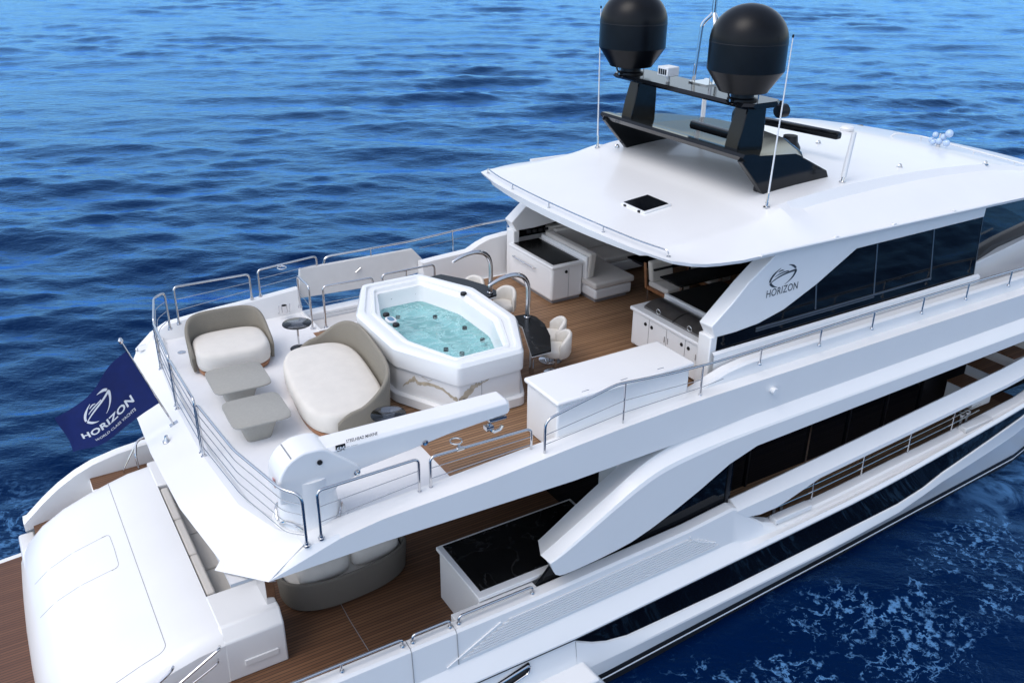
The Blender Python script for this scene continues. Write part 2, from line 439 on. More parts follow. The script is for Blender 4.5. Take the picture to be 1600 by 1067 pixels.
_font = None
def text_polys(s, size=1.0, spacing=1.0, bold=0.0):
    """flat lettering as (verts2d, faces), width normalised to 1"""
    cu = bpy.data.curves.new('lettering', 'FONT'); cu.body = s; cu.size = size; cu.space_character = spacing; cu.resolution_u = 3
    cu.offset = bold
    ob = bpy.data.objects.new('lettering', cu); C.objects.link(ob)
    dg = bpy.context.evaluated_depsgraph_get()
    me = bpy.data.meshes.new_from_object(ob.evaluated_get(dg))
    vs = [(v.co.x, v.co.y) for v in me.vertices]; fs = [tuple(p.vertices) for p in me.polygons]
    bpy.data.objects.remove(ob); bpy.data.curves.remove(cu); bpy.data.meshes.remove(me)
    x0 = min(v[0] for v in vs); x1 = max(v[0] for v in vs); y0 = min(v[1] for v in vs); w = x1 - x0
    return [((v[0] - x0) / w, (v[1] - y0) / w) for v in vs], fs

def emblem():
    """ring of two tapered crescents round a yacht-shaped swoosh, unit radius"""
    vs, fs = [], []
    def band(outer, inner):
        n0 = len(vs); n = len(outer)
        vs.extend(outer); vs.extend(inner)
        for i in range(n - 1): fs.append((n0 + i, n0 + i + 1, n0 + n + i + 1, n0 + n + i))
    def cres(a0, a1, w, n=24):
        o, i_ = [], []
        for k in range(n + 1):
            t = k / n; a = R(a0 + (a1 - a0) * t); ww = w * math.sin(math.pi * min(1, max(0, t))) ** 0.7 + 0.015
            o.append((math.cos(a), math.sin(a))); i_.append(((1 - ww) * math.cos(a), (1 - ww) * math.sin(a)))
        band(o, i_)
    def stroke(pts, ws, n=22):
        P_ = [Vector((p[0], p[1], 0)) for p in pts]; o, i_ = [], []
        for k in range(n + 1):
            t = k / n
            def bez(t): return P_[0] * (1 - t) ** 3 + P_[1] * 3 * t * (1 - t) ** 2 + P_[2] * 3 * t * t * (1 - t) + P_[3] * t ** 3
            p = bez(t); d = (bez(min(1, t + .01)) - bez(max(0, t - .01))).normalized(); q = Vector((-d.y, d.x, 0))
            w = float(np.interp(t, [0, .5, 1], ws))
            o.append(((p + q * w).x, (p + q * w).y)); i_.append(((p - q * w).x, (p - q * w).y))
        band(o, i_)
    stroke([(-.24, .80), (-.62, .55), (-.98, .10), (-.98, -.36)], (.02, .09, .07))        # left crescent
    stroke([(-.93, -.46), (-.84, -.72), (-.62, -.92), (-.34, -1.0)], (.09, .09, .015))     # lower left crescent
    stroke([(.36, .96), (.62, .90), (.84, .72), (.96, .46)], (.02, .085, .07))            # upper right crescent
    stroke([(-.95, -.46), (-.45, -.02), (.05, .22), (1.04, .29)], (.03, .075, .10))       # hull line
    stroke([(1.0, .26), (.98, -.16), (.72, -.60), (.24, -.90)], (.09, .07, .015))         # right crescent
    stroke([(-.64, .06), (-.36, .28), (.0, .38), (.42, .36)], (.02, .06, .05))            # deck line
    stroke([(-.40, .46), (-.30, .52), (-.18, .58), (-.10, .58)], (.03, .06, .06), 8)      # bridge
    stroke([(-.12, .56), (-.05, .55), (.0, .52), (.05, .48)], (.06, .04, .01), 8)
    return vs, fs

def decal(name, polys, fn, m, parent, label=None):
    vs, fs = polys
    mb = MB(); mb.add([fn(u, v) for u, v in vs], fs)
    return mb.obj(name, m, parent, recalc=False, smooth=False, label=label)

def plane_map(p0, ux, uy):
    p0, ux, uy = Vector(p0), Vector(ux), Vector(uy)
    return lambda u, v: p0 + ux * u + uy * v

def boxp(name, m, parent, *b, bevel=0.012, seg=2, label=None):
    return MB().box(*b).obj(name, m, parent, bevel=bevel, seg=seg, label=label)

# ---------------------------------------------------------------- sea: one sheet to the horizon, finer where the waves are near
def build_sea():
    cx, cy = -2.6, -13.125
    ang = np.concatenate([np.radians(np.linspace(-12, 118, 760)), np.radians(np.linspace(118, 348, 90))[1:-1]])
    rad = np.concatenate([[0.0], 2.0 * (4500 / 2.0) ** (np.linspace(0, 1, 520) ** 1.0)])
    # concentrate rings between 6 and 200 m
    u = np.linspace(0, 1, 620)
    rad = np.concatenate([[0.5], 4.0 * (220 / 4.0) ** u, 220 * (6000 / 220) ** np.linspace(0.02, 1, 60)])
    A, Rr = np.meshgrid(ang, rad)
    x = cx + Rr * np.cos(A); y = cy + Rr * np.sin(A)
    z = np.zeros_like(x); dx = np.zeros_like(x); dy = np.zeros_like(x)
    rng = np.random.default_rng(5)
    fade = np.clip(1 - (Rr - 140) / 400, 0.0, 1)
    for k in range(110):
        lam = 0.6 * (8.0 / 0.6) ** rng.random()
        th = math.radians(62) + rng.normal(0, 0.38)
        amp = 0.0037 * lam ** 0.95 * (0.5 + rng.random())
        kx, ky = 2 * math.pi / lam * math.cos(th), 2 * math.pi / lam * math.sin(th)
        ph = kx * x + ky * y + rng.random() * 6.283
        lod = np.clip(2.2 - Rr * 0.0055 / lam * 2.2, 0, 1) * fade
        z += amp * np.sin(ph) * lod
        dx += amp * math.cos(th) * np.cos(ph) * lod * 0.8
        dy += amp * math.sin(th) * np.cos(ph) * lod * 0.8
    # slow swell groups make some patches livelier than others
    grp = 0.75 + 0.35 * np.sin(x * 0.11 + 1.0 + 0.8 * np.sin(y * 0.07)) * np.sin(y * 0.09 - 0.5 + np.sin(x * 0.05))
    z *= grp
    V = np.stack([x + dx, y + dy, z], -1).reshape(-1, 3)
    nr, na = x.shape
    i = np.arange(nr - 1)[:, None]; j = np.arange(na)[None, :]; j2 = (j + 1) % na
    F = np.stack([i * na + j, (i + 1) * na + j, (i + 1) * na + j2, i * na + j2], -1).reshape(-1, 4)
    me = bpy.data.meshes.new('sea')
    me.vertices.add(len(V)); me.vertices.foreach_set('co', V.astype(np.float32).ravel())
    me.loops.add(F.size); me.loops.foreach_set('vertex_index', F.astype(np.int32).ravel())
    me.polygons.add(len(F)); me.polygons.foreach_set('loop_start', np.arange(0, F.size, 4, dtype=np.int32))
    me.update(calc_edges=True)
    o = bpy.data.objects.new('sea', me); C.objects.link(o); me.materials.append(SEA); me.shade_smooth()
    o['kind'] = 'structure'
build_sea()

# ---------------------------------------------------------------- the yacht and its fixed structure
YACHT = thing('yacht', 'long white motor yacht with open upper deck, hardtop and black windows on the blue sea', 'yacht', (6, 0, 0))
ZM, ZU = 1.25, 4.4          # main deck and upper deck levels

def ip(x, pts):
    return float(np.interp(x, [p[0] for p in pts], [p[1] for p in pts]))
def taper(x):
    return ip(x, [(-4, 1), (16.3, 1), (18, .97), (20, .90), (23, .70), (25.5, .40), (27.5, .03)])
ZK = [(-3.4, 1.15), (0, 1.3), (2.3, 1.32), (4.2, 1.30), (7.4, 1.42), (10.8, 1.56), (16, 2.0), (27.5, 3.3)]
ZLEDGE = [(-3.4, 1.3), (0, 1.55), (2.1, 1.58), (7.6, 1.66), (9.0, 1.56), (10.3, 1.60), (12, 1.70), (14.2, 1.82), (16.5, 2.06), (27.5, 3.4)]
ZCAP = [(-3.4, 1.2), (-3.06, 1.43), (-2.75, 1.66), (-2.43, 1.86), (-2.1, 2.02), (-1.78, 2.13), (-1.3, 2.22), (-.85, 2.26), (.4, 2.24), (3.5, 2.24), (6.6, 2.33), (7.6, 2.42), (7.8, 2.32), (8.1, 2.05), (8.43, 1.80), (8.75, 1.66), (9.3, 1.64), (10.5, 1.68), (12, 1.78), (13.8, 1.88), (16.2, 2.08), (27.5, 3.5)]
ZWIN = [(4.15, 1.20), (4.5, 1.0), (4.8, .88), (5.24, .79), (7.58, .78), (9.9, .86), (12.18, .94), (13.0, 1.05), (13.6, 1.22), (16.26, 1.70), (19, 2.15)]
ZL2 = [(-3.4, .55), (3.9, .62), (5.45, .60), (7.5, .65), (10.2, .70), (12.2, .78), (13.6, 1.02), (16.3, 1.25), (27.5, 2.3)]
YW = [(-3.4, 4.15), (4.7, 4.22), (7.7, 4.10), (10.6, 3.98), (17.6, 3.66), (22, 2.4), (26, .15), (27.5, .02)]
XS = sorted(set([-3.15, -2.9, -2.75, -2.6, -2.43, -2.25, -2.1, -1.95, -1.78, -1.55, -1.3, -.85, -.3, .4, 1.2, 2.1, 3.0, 3.6, 4.15, 4.5, 4.8, 5.24, 6.0, 6.6, 7.2, 7.6, 7.8, 8.1, 8.43, 8.75, 9.3, 9.9, 10.6, 11.4, 12.2, 13.0, 13.6, 14.4, 15.3, 16.3, 17.2, 18, 19, 20, 21.5, 23, 24.5, 25.5, 26.5, 27.4]))
def quarter(x):      # the sides turn in towards the stern
    return ip(x, [(-3.4, -.30), (-3.0, -.20), (-2.6, -.115), (-2.2, -.06), (-1.8, -.025), (-1.4, -.008), (-1, 0), (30, 0)])
YK = [(-4, 4.20), (12, 4.20), (15, 4.13), (17.6, 4.04), (28, 3.95)]
Y2 = [(-4, 4.25), (10, 4.25), (13, 4.17), (15, 4.08), (17.6, 3.90), (20, 3.6), (23, 3.3), (28, 3.0)]
def yk(d): return lambda x: ip(x, YK) + d
def y2(d): return lambda x: ip(x, Y2) + d
def row(yf, zf, xs=XS, s=-1):
    return [(x, s * max(0.02, (yf(x) if callable(yf) else yf) * taper(x) + quarter(x)), zf(x)) for x in xs]

for s in (-1, 1):
    side = 'starboard' if s < 0 else 'port'
    # upper hull band: inner face, rounded cap, face with ledge, knuckle edge
    rows = [row(3.70, lambda x: ZM - .05, s=s), row(3.72, lambda x: ip(x, ZCAP) - .03, s=s), row(3.76, lambda x: ip(x, ZCAP), s=s),
            row(3.92, lambda x: ip(x, ZCAP) - .015, s=s), row(3.96, lambda x: ip(x, ZCAP) - .05, s=s),
            row(lambda x: ip(x, [(0, 4.0), (7.5, 4.0), (9, 4.02)]), lambda x: min(ip(x, ZLEDGE) + .03, ip(x, ZCAP) - .06), s=s), row(4.04, lambda x: min(ip(x, ZLEDGE) - .03, ip(x, ZCAP) - .09), s=s),
            row(yk(-.04), lambda x: ip(x, ZK) + .10, s=s), row(yk(0), lambda x: ip(x, ZK) + .03, s=s), row(yk(0), lambda x: ip(x, ZK), s=s)]
    MB().strips(rows).obj('bulwark', WHITE, YACHT, angle=28)
    MB().strips([row(yk(0), lambda x: ip(x, ZK), s=s), row(yk(-.015), lambda x: ip(x, ZK) - .012, s=s), row(yk(-.015), lambda x: ip(x, ZK) - .045, s=s), row(yk(-.06), lambda x: ip(x, ZK) - .05, s=s)]).obj('rubbing_strake', RUB, YACHT, angle=30)
    xa = [x for x in XS if x <= 4.15]; xw = [x for x in XS if 4.15 <= x <= 19]; xf = [x for x in XS if x >= 19]
    a = lambda x: ip(x, ZK) - .05
    w = lambda x: min(a(x) - .02, ip(x, ZWIN)) if x < 19 else a(x) - .3
    hull = MB()
    hull.strips([row(yk(-.06), a, xa, s), row(y2(0), lambda x: ip(x, ZL2) + .02, xa, s), row(y2(.005), lambda x: ip(x, ZL2) - .02, xa, s)])
    hull.strips([row(yk(-.06), a, xf, s), row(yk(-.05), lambda x: a(x) - .3, xf, s), row(y2(0), lambda x: ip(x, ZL2) + .02, xf, s), row(y2(.005), lambda x: ip(x, ZL2) - .02, xf, s)])
    hull.strips([row(yk(-.065), w, xw, s), row(yk(-.035), lambda x: w(x) - .015, xw, s), row(y2(0), lambda x: min(w(x) - .06, ip(x, ZL2) + .02), xw, s), row(y2(.005), lambda x: min(w(x) - .09, ip(x, ZL2) - .02), xw, s)])
    hull.strips([row(y2(.005), lambda x: ip(x, ZL2) - .02, s=s), row(lambda x: ip(x, YW) / taper(x) if x < 26 else 1, lambda x: .27, s=s)])
    hull.obj('hull', WHITE, YACHT, angle=22)
    MB().strips([row(yk(-.06), a, xw, s), row(yk(-.08), lambda x: (a(x) + w(x)) / 2, xw, s), row(yk(-.065), w, xw, s)]).obj('hull_window', GLASS, YACHT, angle=30)
    yw_ = lambda d: (lambda x: (ip(x, YW) + d) / taper(x) if x < 26 else 1)
    MB().strips([row(yw_(0), lambda x: .27, s=s), row(yw_(-.01), lambda x: .06, s=s), row(yw_(-.2), lambda x: -1.2, s=s)]).obj('boot_stripe', RUB, YACHT)
    MB().strips([row(yw_(.012), lambda x: .17, s=s), row(yw_(.012), lambda x: .135, s=s)]).obj('waterline_stripe', WHITEP, YACHT)
# transom below the garage
boxp('transom', WHITE, YACHT, -3.30, -3.0, -3.75, 3.75, -.8, 1.0, bevel=.05)

# ribbed panel pressed into the starboard bulwark
def face_pt(x, t):     # point on the bulwark face, t=0 at the cap, t=1 at the ledge
    return Vector((x, -(3.965 + t * .042), (ip(x, ZCAP) - .05) * (1 - t) + (ip(x, ZLEDGE) + .03) * t))
rib = MB()
N = 9
for k in range(N):
    t0 = .20 + .72 * k / N; t1 = t0 + .72 / N * .70
    xa_ = 2.02 + (1 - (t0 - .2) / .72) * .95 + .02; xb_ = 7.02 - .45 * (1 - (t0 - .2) / .72) ** 3 + .55 * ((t0 - .2) / .72) ** 2 * .6
    n = 24
    o = [face_pt(xa_ + (xb_ - xa_) * i / n, t0) for i in range(n + 1)]; p = [face_pt(xa_ + (xb_ - xa_) * i / n, t1) for i in range(n + 1)]
    d = Vector((0, -.014, .0))
    rib.strips([o, [q + d for q in o], [q + d for q in p], p])
rim_pts = [face_pt(1.90 + .95 * (1 - i / 12), .2 + .72 * i / 12) for i in range(13)]
rib.tube([p + Vector((0, -.006, 0)) for p in rim_pts], .012, 6)
rim_pts = [face_pt(6.62 + .6 * (i / 12) ** 1.6, .14 + .6 * i / 12) for i in range(13)]
rib.tube([p + Vector((0, -.006, 0)) for p in rim_pts], .012, 6)
rib.obj('ribbed_panel', WHITE, YACHT, smooth=False)
# boarding gate joints in the bulwark
for gx in (1.36, 2.10):
    MB().tube([(gx, -3.745, ip(gx, ZCAP) - .06), (gx, -3.765, ip(gx, ZCAP) + .002), (gx, -3.925, ip(gx, ZCAP) - .012), face_pt(gx, .02) + Vector((0, -.002, 0)), face_pt(gx, .98) + Vector((0, -.002, 0))], .006, 6).obj('gate_joint', SEAM, YACHT)
# mooring port with a steel frame, and the low sponson below it
fr = [(2.646, -4.200, 1.081), (3.250, -4.200, 1.206), (3.229, -4.200, 1.042), (2.669, -4.200, 0.894)]
mp_ = MB().ext(fr, (0, .12, 0)).obj('mooring_port', BLACKM, YACHT, smooth=False)
MB().tube(fillet([Vector(p) + Vector((0, -.015, 0)) for p in fr] + [Vector(fr[0]) + Vector((0, -.015, 0))], .06), .016, 8).obj('port_frame', CHROME, mp_)
sp_a = [(-2.9, -4.0, .80), (-2.9, -4.62, .66), (-2.9, -4.62, .30), (-2.9, -4.0, .12)]
sp_b = [(4.25, -4.1, .80), (4.35, -4.60, .66), (4.62, -4.50, .30), (4.62, -4.1, .12)]
MB().prism(sp_a, sp_b).obj('sponson', WHITE, YACHT, bevel=.04)

# decks
def plate(name, outline, z, t, m, label=None, bevel=0):
    return MB().ext([(x, y, z - t) for x, y in outline], (0, 0, t)).obj(name, m, YACHT, smooth=False, label=label, bevel=bevel)
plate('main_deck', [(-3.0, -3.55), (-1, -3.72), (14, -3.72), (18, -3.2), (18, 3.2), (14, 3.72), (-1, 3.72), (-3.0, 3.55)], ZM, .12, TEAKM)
MB().tube([(1.18, -3.6, ZM + .003), (1.18, -1.9, ZM + .003), (1.25, -.2, ZM + .003)], .006, 5).obj('deck_hatch_joint', SEAM, YACHT)
swp = plate('swim_platform', [(-6.3, -3.6), (-3.25, -3.85), (-3.25, 3.95), (-6.3, 3.6)], .47, .3, WHITE, bevel=.03)
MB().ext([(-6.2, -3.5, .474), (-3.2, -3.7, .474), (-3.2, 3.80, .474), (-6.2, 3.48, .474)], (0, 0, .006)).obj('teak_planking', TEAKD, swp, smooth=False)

# transom garage: the big white hump
HP = [(-.86, 2.12), (-1.25, 2.08), (-1.60, 1.99), (-2.0, 1.87), (-2.45, 1.70), (-2.85, 1.47), (-3.15, 1.18), (-3.32, .85), (-3.38, .48)]
ys = [-2.20, -2.13, -1.95, -1.2, -.4, .5, 1.5, 2.4, 3.02, 3.17, 3.22]
def hump_pt(x, z, y):
    k = 0
    if y < -1.9: k = {-1.95: 0, -2.13: .09, -2.20: .17}.get(y, 0)
    if y > 3.0: k = {3.02: 0, 3.17: .06, 3.22: .14}.get(y, 0)
    bow = -.10 * (1 - ((y - .5) / 2.75) ** 2) * ip(x, [(-3.4, 1), (-1.6, .0), (0, 0)])
    return (x + bow, y, max(z - k, .46))
gar = MB().strips([[hump_pt(x, z, y) for y in ys] for x, z in HP])
gar.strips([[(p[0], -2.20, p[2]) for p in [hump_pt(x, z, -2.20) for x, z in HP]], [(x, -2.22, min(z, ZM) if x > -2.9 else .45) for x, z in HP]])
gar.strips([[(p[0], 3.22, p[2]) for p in [hump_pt(x, z, 3.22) for x, z in HP]], [(x, 3.24, min(z, ZM) if x > -2.9 else .45) for x, z in HP]])
gar.strips([[hump_pt(-.86, 2.12, y) for y in ys], [(-.855, y, ZM) for y in ys]])
garage = gar.obj('stern_garage', WHITE, YACHT, recalc=True, angle=32)
def on_hump(x, y):
    z = ip(x, sorted(HP)); bow = -.10 * (1 - ((y - .5) / 2.75) ** 2) * ip(x, [(-3.4, 1), (-1.6, 0), (0, 0)])
    return Vector((x + bow, y, z + .002))
def joint(pts, r=.006, name='door_joint', parent=None):
    return MB().tube(pts, r, 6).obj(name, SEAM, parent)
dj = [on_hump(-1.62, 3.1 - 4.84 * i / 20) for i in range(21)]
cor = [on_hump(-1.76 + .14 * math.cos(a), -1.74 - .14 * math.sin(a)) for a in [i * math.pi / 12 for i in range(1, 7)]]
joint(dj + cor + [on_hump(-1.76 - 1.4 * i / 14, -1.88 - .002 * i) for i in range(1, 15)], .0045, parent=garage)
inner = [on_hump(-3.1 + 1.2 * i / 12, .78 - .02 * i) for i in range(13)]
joint(inner, .0025, parent=garage)
joint([on_hump(-3.1 + 1.2 * i / 12, 1.72 - .015 * i) for i in range(13)], .0025, parent=garage)
joint(fillet([on_hump(-1.98, 1.56), on_hump(-1.86, 1.54), on_hump(-1.85, 1.1), on_hump(-1.86, .56), on_hump(-1.98, .54)], .1), .0035, parent=garage)
# starboard settee end block with chamfered shoulder
bl = [(0, -1.18, 2.13), (0, -1.98, 2.13), (0, -2.20, 1.97), (0, -2.235, ZM), (0, -1.18, ZM)]
MB().prism([(-.88, y, z) for _, y, z in bl], [(.06 - .02 * (z < 2), y, z) for _, y, z in bl]).obj('settee_end', WHITE, YACHT, bevel=.03, seg=3)
MB().prism([(-.88, y, z) for y, z in ((3.22, ZM), (2.3, ZM), (2.3, 2.13), (3.22, 2.13))], [(.06, y, z) for y, z in ((3.22, ZM), (2.3, ZM), (2.3, 2.13), (3.22, 2.13))]).obj('settee_end', WHITE, YACHT, bevel=.03)
boxp('wall_locker_lid', WHITE, YACHT, -.62, -.1, -2.243, -2.20, 1.45, 1.56, bevel=.008)
boxp('mirror_pillar', CHROME, YACHT, -.10, .05, -1.86, -1.32, 2.08, 4.14, bevel=.01)

# upper deck slab with its sloped stern lip
top = [(-.25, 3.55), (-.42, 2.3), (-.51, .74), (-.51, -.88), (-.40, -2.4), (-.14, -3.2), (.05, -3.5), (.05, -3.75)]
TOPZ = [4.5, 4.47, 4.46, 4.46, 4.46, 4.47, 4.49, 4.5]
A_ = [(p[0], p[1], z) for p, z in zip(top, TOPZ)]
B_ = [(-.62, 3.72, 4.25), (-.93, 2.95, 4.20), (-1.09, 1.50, 4.20), (-1.13, .0, 4.20), (-1.08, -1.7, 4.20), (-.90, -3.13, 4.20), (-1.01, -3.27, 4.19), (-.49, -3.85, 4.20)]
def densify(a, n):
    out = []
    for i in range(len(a) - 1):
        for k in range(n): out.append(lerp(a[i], a[i + 1], k / n))
    return out + [Vector(a[-1])]
C_ = [(p[0] + .12, p[1] * .985, 4.12) for p in B_]
D_ = [(p[0] + .30, p[1], ZU) for p in A_]
lip = MB().strips([densify([(p[0] + .16, p[1], ZU) for p in A_], 3), densify([(p[0] + .10, p[1], p[2] - .01) for p in A_], 3), densify([(p[0] - .02, p[1], p[2]) for p in A_], 3), densify(B_, 3), densify([(p[0] + .03, p[1] * .995, p[2] - .03) for p in B_], 3), densify(C_, 3)])
lip.obj('upper_deck_stern_lip', WHITE, YACHT, angle=18)
UD = [(-.35, 3.6), (-.44, 2.3), (-.50, .74), (-.50, -.88), (-.38, -2.4), (-.1, -3.2), (.1, -3.45)]
slab = UD + [(17.5, -3.3), (17.5, 3.4), (5.35, 3.4), (5.35, 2.55), (2.6, 2.55), (2.6, 3.6)]
MB().ext([(x, y, 4.16) for x, y in slab], (0, 0, ZU - 4.16)).obj('upper_deck', DECKW, YACHT, smooth=False)
udt = [(2.5, -3.3), (7.0, -3.25), (7.0, -3.0), (17, -2.9), (17, 3.1), (5.5, 3.35), (5.5, 2.5), (2.5, 2.5)]
MB().ext([(x, y, ZU) for x, y in udt], (0, 0, .006)).obj('teak_planking', TEAK, YACHT, smooth=False, label='warm brown teak planking of the upper deck')
margin = MB()
margin.box(2.44, 2.53, -3.3, 2.5, ZU, ZU + .009)
margin.obj('teak_margin_plank', mat('teak_margin', (0.24, 0.13, 0.07), 0.6, noise=.15, nscale=6), YACHT, smooth=False)
# teak landing of the port quarter steps
lnd = boxp('stair_landing', WHITE, YACHT, -1.9, -.2, 3.26, 3.70, ZM, 1.80, bevel=.015)
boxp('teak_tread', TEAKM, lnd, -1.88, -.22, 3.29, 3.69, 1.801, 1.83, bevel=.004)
# soffit under the upper deck
MB().ext([(-.9, -3.6, 4.10), (18, -3.6, 4.10), (18, 3.6, 4.10), (-.9, 3.6, 4.10)], (0, 0, .05)).obj('soffit', LINER, YACHT, smooth=False)

# starboard coaming of the upper deck
CX = [-.49, -.2, .05, .5, 1.1, 1.8, 2.7, 3.5, 4.2, 5.0, 6.0, 6.8, 7.4, 8.5, 10, 12, 14, 16.3, 18, 20, 23]
ct = [(-.49, 4.23), (-.2, 4.38), (.05, 4.5), (.5, 4.54), (1.8, 4.60), (3.5, 4.69), (5, 4.76), (6.8, 4.83), (30, 4.83)]
cs = [(-.49, 4.21), (.05, 4.37), (.5, 4.50), (1.1, 4.575), (2.7, 4.62), (4.2, 4.72), (5.5, 4.79), (6.8, 4.815), (30, 4.82)]
cb_ = [(-.49, 4.20), (1.1, 4.20), (4.2, 4.11), (6.1, 4.13), (7.4, 4.17), (30, 4.3)]
def urow(y, zs, s=-1, xs=CX, dz=0): return [(x, s * y * taper(x), ip(x, zs) + dz) for x in xs]
MB().strips([urow(3.40, [(-.49, 4.14), (-.2, 4.2), (.08, ZU - .02)]), urow(3.46, ct, dz=-.02), urow(3.56, ct, dz=.004), urow(3.70, ct), urow(3.79, ct, dz=-.02), urow(3.85, cs, dz=-.01), urow(3.855, cb_), urow(3.75, cb_, dz=-.05)]).obj('coaming', WHITE, YACHT, angle=24)
# port coaming: aft piece, then forward of the stair well
pt_ = [(-.62, 4.27), (-.3, 4.55), (0, 4.70), (.8, 4.78), (1.7, 4.83), (2.6, 4.9)]
PX = [-.62, -.45, -.3, 0, .4, .8, 1.3, 1.7, 2.2, 2.6]
MB().strips([urow(3.42, [(0, ZU - .02)], 1, PX), urow(3.55, [(0, ZU + .02)], 1, PX), urow(3.66, pt_, 1, PX, -.02), urow(3.72, pt_, 1, PX), urow(3.84, pt_, 1, PX, -.02), urow(3.90, [(0, 4.16)], 1, PX), urow(3.8, [(0, 4.1)], 1, PX)]).obj('coaming', WHITE, YACHT, angle=24)
PX2 = [5.3, 5.6, 6.0, 6.45, 6.7, 6.95, 7.4, 9, 12, 16, 20]
pt2 = [(5.3, 5.0), (5.6, 5.02), (6.45, 5.06), (6.7, 5.18), (6.95, 5.26), (7.4, 5.3), (20, 5.3)]
MB().strips([urow(3.38, [(0, ZU - .02)], 1, PX2), urow(3.48, pt2, 1, PX2, -.02), urow(3.52, pt2, 1, PX2), urow(3.70, pt2, 1, PX2, -.02), urow(3.85, [(0, 4.2)], 1, PX2)]).obj('coaming', WHITE, YACHT, angle=40)
MB().prism([(5.30, 3.38, ZU), (5.30, 3.5, 5.0), (5.30, 3.7, 4.98), (5.30, 3.85, 4.2)], [(5.32, 3.38, ZU), (5.32, 3.5, 5.0), (5.32, 3.7, 4.98), (5.32, 3.85, 4.2)]).obj('coaming_end', WHITE, YACHT)
# slanted wing panel outboard of the port stair well, open to the sea below it
pnl = MB().prism([(2.64, 3.78, 4.62), (2.72, 3.86, 5.22), (5.25, 3.86, 5.20), (5.62, 3.70, 4.72), (4.1, 3.74, 4.58)], [(2.64, 3.92, 4.62), (2.72, 3.94, 5.22), (5.25, 3.94, 5.20), (5.62, 3.82, 4.72), (4.1, 3.88, 4.58)]).obj('wing_panel', LINER, YACHT, bevel=.015)
MB().tube([(3.96, 3.84, 5.02), (3.96, 3.76, 5.02)], .018).tube([(3.88, 3.765, 4.96), (4.0, 3.765, 5.04)], .014).obj('latch_handle', CHROME, pnl)
boxp('stair_well_side', WHITE, YACHT, 2.60, 5.32, 2.50, 2.56, ZM, ZU + .03, bevel=.01)
boxp('stair_well_sill', WHITE, YACHT, 2.60, 5.32, 3.62, 3.90, 4.12, 4.30, bevel=.02)
boxp('stair_well_end', WHITE, YACHT, 2.56, 2.62, 2.5, 3.6, ZM, ZU + .03, bevel=.01)
boxp('stair_well_end', WHITE, YACHT, 5.32, 5.40, 2.5, 3.6, ZM, ZU + .03, bevel=.01)

# raised side bulwark of the upper deck, forward of the bar
for s in (-1, 1):
    RX = [6.55, 6.8, 7.1, 7.4, 7.8, 8.3, 10, 12, 14, 15, 16.3, 18, 20, 23]
    rc = [(6.55, 4.80), (6.8, 4.86), (7.1, 4.96), (7.4, 5.04), (7.8, 5.09), (8.3, 5.10), (15, 5.10), (30, 5.2)]
    if s < 0:
        MB().strips([urow(3.40, [(0, ZU)], s, RX), urow(3.43, rc, s, RX, -.015), urow(3.46, rc, s, RX), urow(3.58, rc, s, RX, -.015), urow(3.63, rc, s, RX, -.05), urow(3.645, [(0, 4.80)], s, RX)]).obj('side_bulwark', WHITE, YACHT, angle=20)
vent = MB().lathe([(.0, 0), (.055, 0), (.06, .01), (.06, .08), (.05, .09), (0, .09)], seg=20)
vent.v = [(p[0] + 8.26, -3.85 - p[2], p[1] + 4.55) for p in vent.v]
vent.obj('vent_cowl', WHITE, YACHT)

